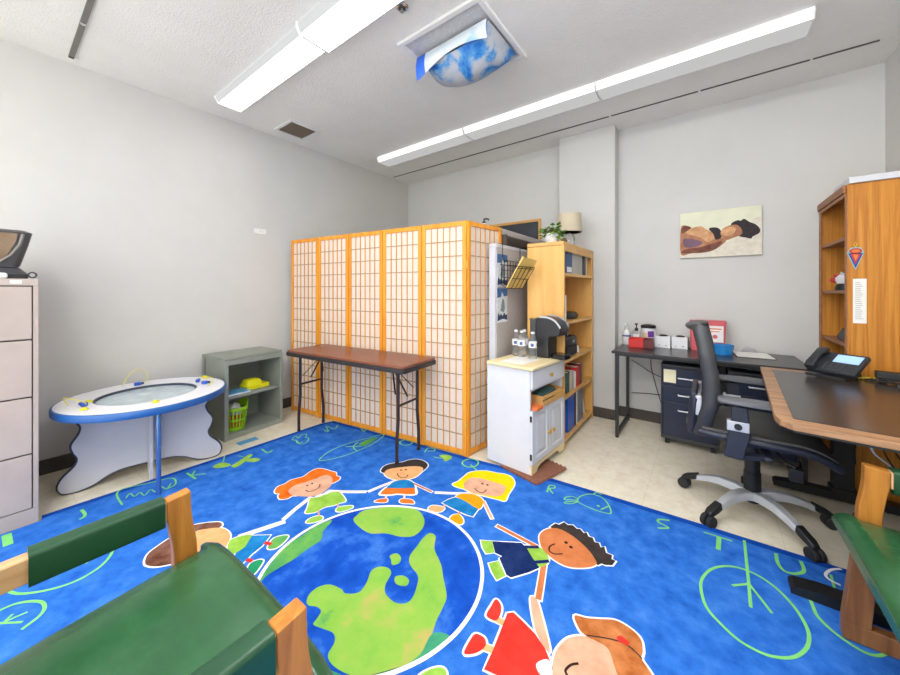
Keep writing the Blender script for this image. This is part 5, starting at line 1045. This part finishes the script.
# ------------------------------------------------------------------ walnut standing desk
wx0, wx1, wy0, wy1, WZ = .258, 1.0, 1.83, 3.125, .74
t = thing('standing_desk', 'walnut edged standing desk with black centre panel by the right wall', 'desk', (.65, 2.5, 0))
P = [(.264, 1.848), (1.0, 1.775), (1.0, 3.112), (.288, 3.128), (.223, 1.94), (.232, 1.885)]
obj('desk_top', MB().prism(P, WZ-.026, WZ, 'z'), 'walnut_top', t, world=True, smooth=0, bevel=.003)
obj('edge_underside', MB().prism([(x + (.004 if x < .5 else 0), y + (.004 if y < 2.2 else -.004)) for x, y in P], WZ-.034, WZ-.0265, 'z'), 'black', t, world=True, smooth=0)
fr = MB()
for y in (2.0, 3.03):
    lg = MB().box((.60, y-.035, .0865), (.685, y+.035, WZ-.07))
    lo = obj('leg_column', lg, 'black', t, world=True, smooth=0, bevel=.003)
    fx = .275 if y < 2.5 else .34
    obj('foot', MB().prism([(fx, .0135), (.99, .0135), (.99, .045), (.9, .056), (fx+.085, .056), (fx+.012, .046), (fx, .034)], y-.035, y+.035, 'y').box((.59, y-.04, .0565), (.70, y+.04, .086)), 'black', lo, world=True, smooth=0)
    obj('top_bracket', MB().box((.33, y-.03, WZ-.0695), (.95, y+.03, WZ-.0345)), 'black', lo, world=True, smooth=0)
obj('crossbar', MB().box((.62, 2.0355, WZ-.075), (.665, 2.9945, WZ-.0705)), 'black', t, world=True, smooth=0)
o = obj('desk_mat', MB().prism([(.283, 1.918), (.985, 1.848), (.985, 3.02), (.345, 3.035), (.338, 3.028), (.276, 1.93)], WZ+.0004, WZ+.0022, 'z'), 'desk_mat', at=(.65, 2.5, WZ), world=True, smooth=0)
tag(o, 'large dark mat covering the middle of the walnut desk', 'desk mat')
# telephone
t = thing('desk_telephone', 'black office telephone with lit screen on the walnut desk corner', 'telephone', (.615, 3.03, WZ+.0025), R(-36))
t.scale = (.88, .88, .88)
obj('phone_stand', MB().prism([(-.10, 0), (.085, 0), (.085, .012), (.06, .075), (.045, .075), (.0, .014), (-.10, .008)], -.11, .09, 'x').xform(Matrix.Rotation(R(180), 4, 'Z') @ Matrix.Rotation(PI, 4, 'Z')), 'phone_black', t, smooth=0, bevel=.002)
tilt = Matrix.Translation((0, -.085, .018)) @ Matrix.Rotation(R(32), 4, 'X')
ph = obj('phone_body', MB().prism(rrect(-.11, 0, .135, .205, .012), 0, .026, 'z').xform(tilt), 'phone_black', t, bevel=.004, smooth=30)
hs = obj('handset', MB().rings([[tuple(tilt @ Vector((-.082 + a*w_, y_, h_ + b*th))) for a, b in ((-1,-1),(1,-1),(1.1,0),(1,1),(-1,1),(-1.1,0))] for y_, h_, w_, th in ((-.005, .045, .024, .014), (.03, .052, .026, .018), (.06, .064, .02, .012), (.14, .066, .02, .012), (.175, .054, .026, .018), (.21, .046, .024, .014))]), 'phone_black', t, bevel=.004, smooth=50)
obj('screen', MB().box((-.01, .105, .0265), (.115, .185, .029)).xform(tilt), 'phone_screen', ph, smooth=0)
ky = MB()
for i in range(4):
    for j in range(4): ky.box((-.035 + i*.027, .015 + j*.02, .0265), (-.017 + i*.027, .028 + j*.02, .031))
obj('keypad', ky.xform(tilt), 'phone_key', ph, smooth=0)
o = obj('yellow_cable', MB().tube(catmull([(.70, 3.0, WZ+.008), (.735, 2.98, WZ+.02), (.76, 3.02, WZ+.012), (.79, 2.99, WZ+.03), (.84, 3.0, WZ+.008)], 6, False), .004, 6), 'yellow_cord', at=(.75, 3.0, WZ+.005), world=True)
tag(o, 'yellow cable between the telephone and the black power strip', 'cable')
o = thing('power_strip', 'black power strip with bundled cords on the walnut desk right of the telephone', 'power strip', (.86, 2.98, WZ+.0025), R(-10))
obj('strip_body', MB().box((-.10, -.03, .02), (.13, .03, .058)), 'black', o, bevel=.004)
obj('strip_foot', MB().box((-.09, -.025, 0), (-.06, .025, .0195)).box((.09, -.025, 0), (.12, .025, .0195)), 'black', o)
obj('cord_bundle', MB().tube(catmull([(-.12, -.05, .006), (-.06, -.06, .01), (0, -.07, .008), (.06, -.08, .01), (.12, -.09, .006)], 5, False), .006, 6).tube(catmull([(-.14, -.03, .006), (-.08, -.045, .016), (-.02, -.05, .02), (.04, -.07, .02), (.11, -.07, .012)], 5, False), .005, 6), 'cord_black', o)
o = thing('laptop', 'closed black laptop with silver edge at the right side of the walnut desk', 'laptop', (.895, 2.73, WZ+.0025), R(-6))
obj('laptop_base', MB().prism(rrect(-.1, -.16, .1, .16, .012), 0, .011, 'z'), 'silver_paint', o, smooth=30)
obj('laptop_lid', MB().prism(rrect(-.1, -.16, .1, .16, .012), .0115, .018, 'z'), 'black', o, smooth=30, bevel=.001)
# cords under the desk
for i in range(6):
    x = .69 + i*.045
    P = [(x, 3.08, .70), (x+random.uniform(-.05, .05), 3.085, .58), (x+random.uniform(-.09, .09), 3.08, .48), (x+random.uniform(-.07, .07), 3.085, .36), (x+random.uniform(-.05, .05), 3.08, .22 if i % 2 else .4)]
    o = obj('hanging_cable', MB().tube(catmull(P, 6, False), .004, 6), 'cord_black', at=(x, 3.08, .7), world=True)
    tag(o, 'one of the tangled black cords hanging under the walnut desk before the oak bookcase', 'cord', 'tangled cords under the walnut desk')
o = obj('hanging_cable', MB().tube(catmull([(.50, 2.03, .69), (.52, 2.06, .62), (.58, 2.10, .55), (.565, 2.12, .45), (.55, 2.14, .33), (.58, 2.2, .2)], 6, False), .0035, 6), 'cord_white', at=(.55, 2.1, .69), world=True)
tag(o, 'thin pale cord hanging below the front of the walnut desk', 'cord')
o = obj('floor_cable', MB().tube(catmull([(.66, 2.9, .006), (.62, 2.72, .006), (.64, 2.55, .006), (.72, 2.4, .006), (.85, 2.35, .006)], 6, False), .0045, 6), 'cord_black', at=(.66, 2.6, .006), world=True)
tag(o, 'black cord lying on the floor under the walnut desk', 'cord')

# ------------------------------------------------------------------ office chair
t = thing('office_chair', 'black mesh office chair with silver star base, turned to the walnut desk', 'office chair', (.203, 2.555, 0))
for k in range(5):
    a = R(90 + 72*k); M = Matrix.Rotation(a, 4, 'Z')
    prof = [(.03, .118, .034, .022), (.08, .128, .032, .021), (.15, .128, .028, .019), (.22, .112, .024, .016), (.28, .088, .02, .013)]
    r = [[M @ Vector((x, w_*c_, z_ + h_*s_)) for c_, s_ in ((-1,-1),(1,-1),(.75,1),(-.75,1))] for x, z_, w_, h_ in prof]
    ar = obj('base_arm', MB().rings(r), 'chair_silver', t, bevel=.004, smooth=50)
    r = [[M @ Vector((x, w_*c_, z_ + h_*s_)) for c_, s_ in ((-1,-1),(1,-1),(.75,1),(-.75,1))] for x, z_, w_, h_ in [(.262, .103, .0235, .0165), (.285, .092, .0235, .017), (.325, .077, .024, .014), (.345, .068, .018, .008)]]
    obj('arm_tip', MB().rings(r), 'black', ar, bevel=.004, smooth=50)
    cs = MB()
    for s_ in (-1, 1): cs.cyl(M @ Vector((.335, s_*.005, .0315)), M @ Vector((.335, s_*.027, .0315)), .031, n=20)
    cs.cyl(M @ Vector((.325, 0, .05)), M @ Vector((.325, 0, .062)), .012, n=12)
    obj('caster', cs, 'black_rubber', ar, bevel=.004)
obj('gas_column', MB().cyl((0, 0, .075), (0, 0, .142), .03, n=20).cyl((0, 0, .1425), (0, 0, .24), .038, n=24).cyl((0, 0, .2405), (0, 0, .32), .034, n=24).cyl((0, 0, .3205), (0, 0, .40), .03, n=24), 'black', t)
obj('mechanism', MB().box((-.12, -.09, .4005), (.14, .09, .452)).box((-.2, -.04, .41), (-.1205, .04, .445)).box((.02, -.27, .41), (.06, .27, .43)), 'chair_navy', t, bevel=.008)
obj('tilt_lever', MB().tube([(.08, -.09, .42), (.10, -.2, .41), (.14, -.235, .395)], .007, 8).box((.115, -.25, .335), (.165, -.21, .395)), 'black', t, bevel=.004)
def seatf(u, v):
    x = -.225 + .505*u; y = (v-.5)*.50*(1 - .06*(2*u-1)**2)
    zz = .508 - .016*math.sin(PI*v)*math.sin(PI*min(1, u+.1)) - (.05*max(0, (u-.72)/.28)**2) + .008*abs(2*v-1)**3
    return (x, y, zz)
obj('seat', MB().sheet(seatf, 24, 20, .03), 'chair_mesh', t, smooth=60, solid=False)
sf = MB()
rim = [seatf(u, 0) for u in [i/12 for i in range(13)]] + [seatf(1, v) for v in [i/10 for i in range(1, 11)]] + [seatf(u, 1) for u in [1-i/12 for i in range(1, 13)]] + [seatf(0, v) for v in [1-i/10 for i in range(1, 10)]]
sf.tube([(x*1.01, y*1.015, z_-.03) for x, y, z_ in rim], .019, 10, closed=True)
obj('seat_frame', sf, 'chair_navy', t, smooth=60)
def backf(u, v):
    # u along the width, v bottom to top
    yb = (u-.5); s_ = abs(2*yb)
    wv = .46 - .06*max(0, v-.75)/.25 - .06*max(0, .25-v)/.25
    zz = .47 + .575*v
    K = [(.44, -.268), (.54, -.242), (.66, -.215), (.78, -.218), (.9, -.237), (1.09, -.272)]
    for (za, xa), (zb, xb_) in zip(K, K[1:]):
        if za <= zz <= zb: k = (zz-za)/(zb-za); xc = xa + (xb_-xa)*(k*k*(3-2*k)*.4 + k*.6)
    return (xc + .04*s_**2.2, yb*wv, zz)
obj('backrest_mesh', MB().sheet(backf, 18, 22, .012), 'chair_mesh', t, smooth=60, solid=False)
n = 20
rim = [backf(0, i/n) for i in range(n+1)] + [backf(i/8, 1) for i in range(1, 9)] + [backf(1, 1-i/n) for i in range(1, n+1)] + [backf(1-i/8, 0) for i in range(1, 8)]
fr = MB().tube([(0, y, z_) for x, y, z_ in rim], .021, 12, closed=True)
for i, v in enumerate(fr.v):
    cx_ = rim[i // 12][0] - .008
    fr.v[i] = (cx_ + v[0]*1.8, v[1], v[2])
obj('backrest_frame', fr, 'chair_frame', t, smooth=60)
sp = MB()
for s_ in (-1, 1):
    sp.bar((-.20, s_*.06, .425), (-.275, s_*.17, .46), .045, .03); sp.bar((-.275, s_*.17, .455), (-.262, s_*.19, .66), .028, .045)
obj('back_bracket', sp.bar((-.262, -.19, .655), (-.262, .19, .655), .03, .05), 'chair_navy', t, bevel=.008)
for s_ in (-1, 1): obj('lumbar_bracket', MB().box((-.255, s_*.1825-.0225, .56), (-.225, s_*.1825+.0225, .67)), 'chair_silver', t, bevel=.006)
for s_ in (-1, 1):
    y = s_*.285
    ar = obj('armrest_post', MB().prism([(-.135, .405), (-.055, .40), (-.045, .46), (-.03, .52), (-.035, .60), (-.04, .668), (-.105, .668), (-.105, .58), (-.12, .5)], y-.018, y+.018, 'y'), 'chair_navy', t, bevel=.006)
    obj('armrest_pad', MB().rings([[(x, y + w_*c_, z_ + h_*s2) for c_, s2 in ((-1,-.6),(-.6,-1),(.6,-1),(1,-.6),(1,.4),(.6,1),(-.6,1),(-1,.4))] for x, z_, w_, h_ in ((-.16, .69, .03, .008), (-.15, .69, .042, .014), (-.02, .691, .046, .016), (.10, .69, .044, .015), (.155, .688, .03, .008))]), 'arm_pad', ar, smooth=60)
    obj('adjuster_band', MB().box((-.122, y-.0215, .543), (-.034, y+.0215, .592)), 'chair_silver', ar, bevel=.003)
    obj('adjuster_button', MB().cyl((-.078, y + s_*.0217, .568), (-.078, y + s_*.028, .568), .016, n=20), 'black', ar)
    obj('arm_link', MB().bar((-.09, y*.985, .412), (.02, s_*.25, .42), .04, .02), 'chair_navy', ar)

# ------------------------------------------------------------------ green leather guest chairs
def guest_chair(loc, rz, label):
    t = thing('guest_chair', label, 'armchair', loc, rz, 'green leather guest chairs')
    # seat with a forward lip in front of the arm posts
    def sec(y, hw, z0, z1): 
        o = []
        for i in range(13):
            u = -1 + i/6; o.append((hw*u, y, z1 + .018*(1-u*u) - .02*abs(u)**10))
        for i in range(13):
            u = 1 - i/6; o.append((hw*u*.98, y, z0))
        return o
    S = [sec(-.24, .285, .385, .43), sec(-.1, .292, .38, .44), sec(.10, .296, .38, .452), sec(.20, .297, .38, .455), sec(.212, .298, .38, .455), sec(.22, .326, .383, .455), sec(.235, .332, .385, .452), sec(.252, .332, .39, .442), sec(.264, .329, .40, .428)]
    obj('seat', MB().rings(S), 'green_leather', t, smooth=60, bevel=.012, seg=3)
    # backrest
    def bs(z_, y_, hw, th): return [(hw*a, y_ + th*b - .03*(1-a*a), z_) for a, b in ((-1,-.5),(-.9,-1),(-.4,-1),(0,-1),(.4,-1),(.9,-1),(1,-.5),(1,.5),(.9,1),(.4,1),(0,1),(-.4,1),(-.9,1),(-1,.5))]
    obj('backrest', MB().rings([bs(.48, -.26, .275, .02), bs(.50, -.265, .285, .03), bs(.68, -.30, .285, .034), bs(.80, -.325, .285, .03), bs(.82, -.33, .275, .018)]), 'green_leather', t, smooth=60)
    for s_ in (-1, 1):
        x0, x1 = s_*.319 - .019, s_*.319 + .019
        # outline in (y, z): S curved front post, arm, rear leg
        front = catmull([(.130, .622), (.131, .57), (.138, .53), (.146, .47), (.148, .42), (.148, .40)], 4, False)
        frb = catmull([(.205, .40), (.205, .43), (.202, .48), (.194, .53), (.189, .58), (.188, .628)], 4, False)
        obj('arm_post', MB().prism(front + frb, x0, x1, 'x'), 'chair_oak', t, smooth=40, bevel=.004)
        obj('front_leg', MB().prism([(.148, .3995), (.172, .0625), (.240, .0625), (.205, .3995)], x0, x1, 'x'), 'chair_oak_shaded', t, smooth=0, bevel=.003)
        obj('floor_runner', MB().prism([(-.34, 0), (.240, 0), (.240, .062), (-.34, .062)], x0, x1, 'x'), 'chair_oak_shaded', t, smooth=0, bevel=.003)
        obj('rear_leg', MB().prism([(-.33, .0625), (-.27, .0625), (-.235, .40), (-.235, .556), (-.30, .556), (-.30, .40)], x0, x1, 'x'), 'chair_oak', t, smooth=0, bevel=.003)
        obj('arm_rail', MB().prism([(-.32, .557), (-.27, .557), (.1295, .565), (.1295, .621), (-.27, .615), (-.32, .613)], x0, x1, 'x'), 'chair_oak_light', t, smooth=0, bevel=.003)
        obj('arm_pad', MB().prism(rrect(x0-.006, .548, x1+.006, .63, .012), -.125, .125, 'y'), 'green_leather_dark', t, smooth=40)
    obj('stretcher', MB().box((-.2995, -.30, .30), (.2995, -.27, .35)), 'chair_oak', t, smooth=0)
    obj('front_rail', MB().box((-.2995, .17, .33), (.2995, .195, .3795)), 'chair_oak', t, smooth=0)
    return t
guest_chair((-.955, .178, .0145), 0, 'green leather armchair with oak arms in the left foreground')
guest_chair((.628, 1.522, .0145), R(90), 'green leather armchair with oak frame at the right edge, tucked by the walnut desk')
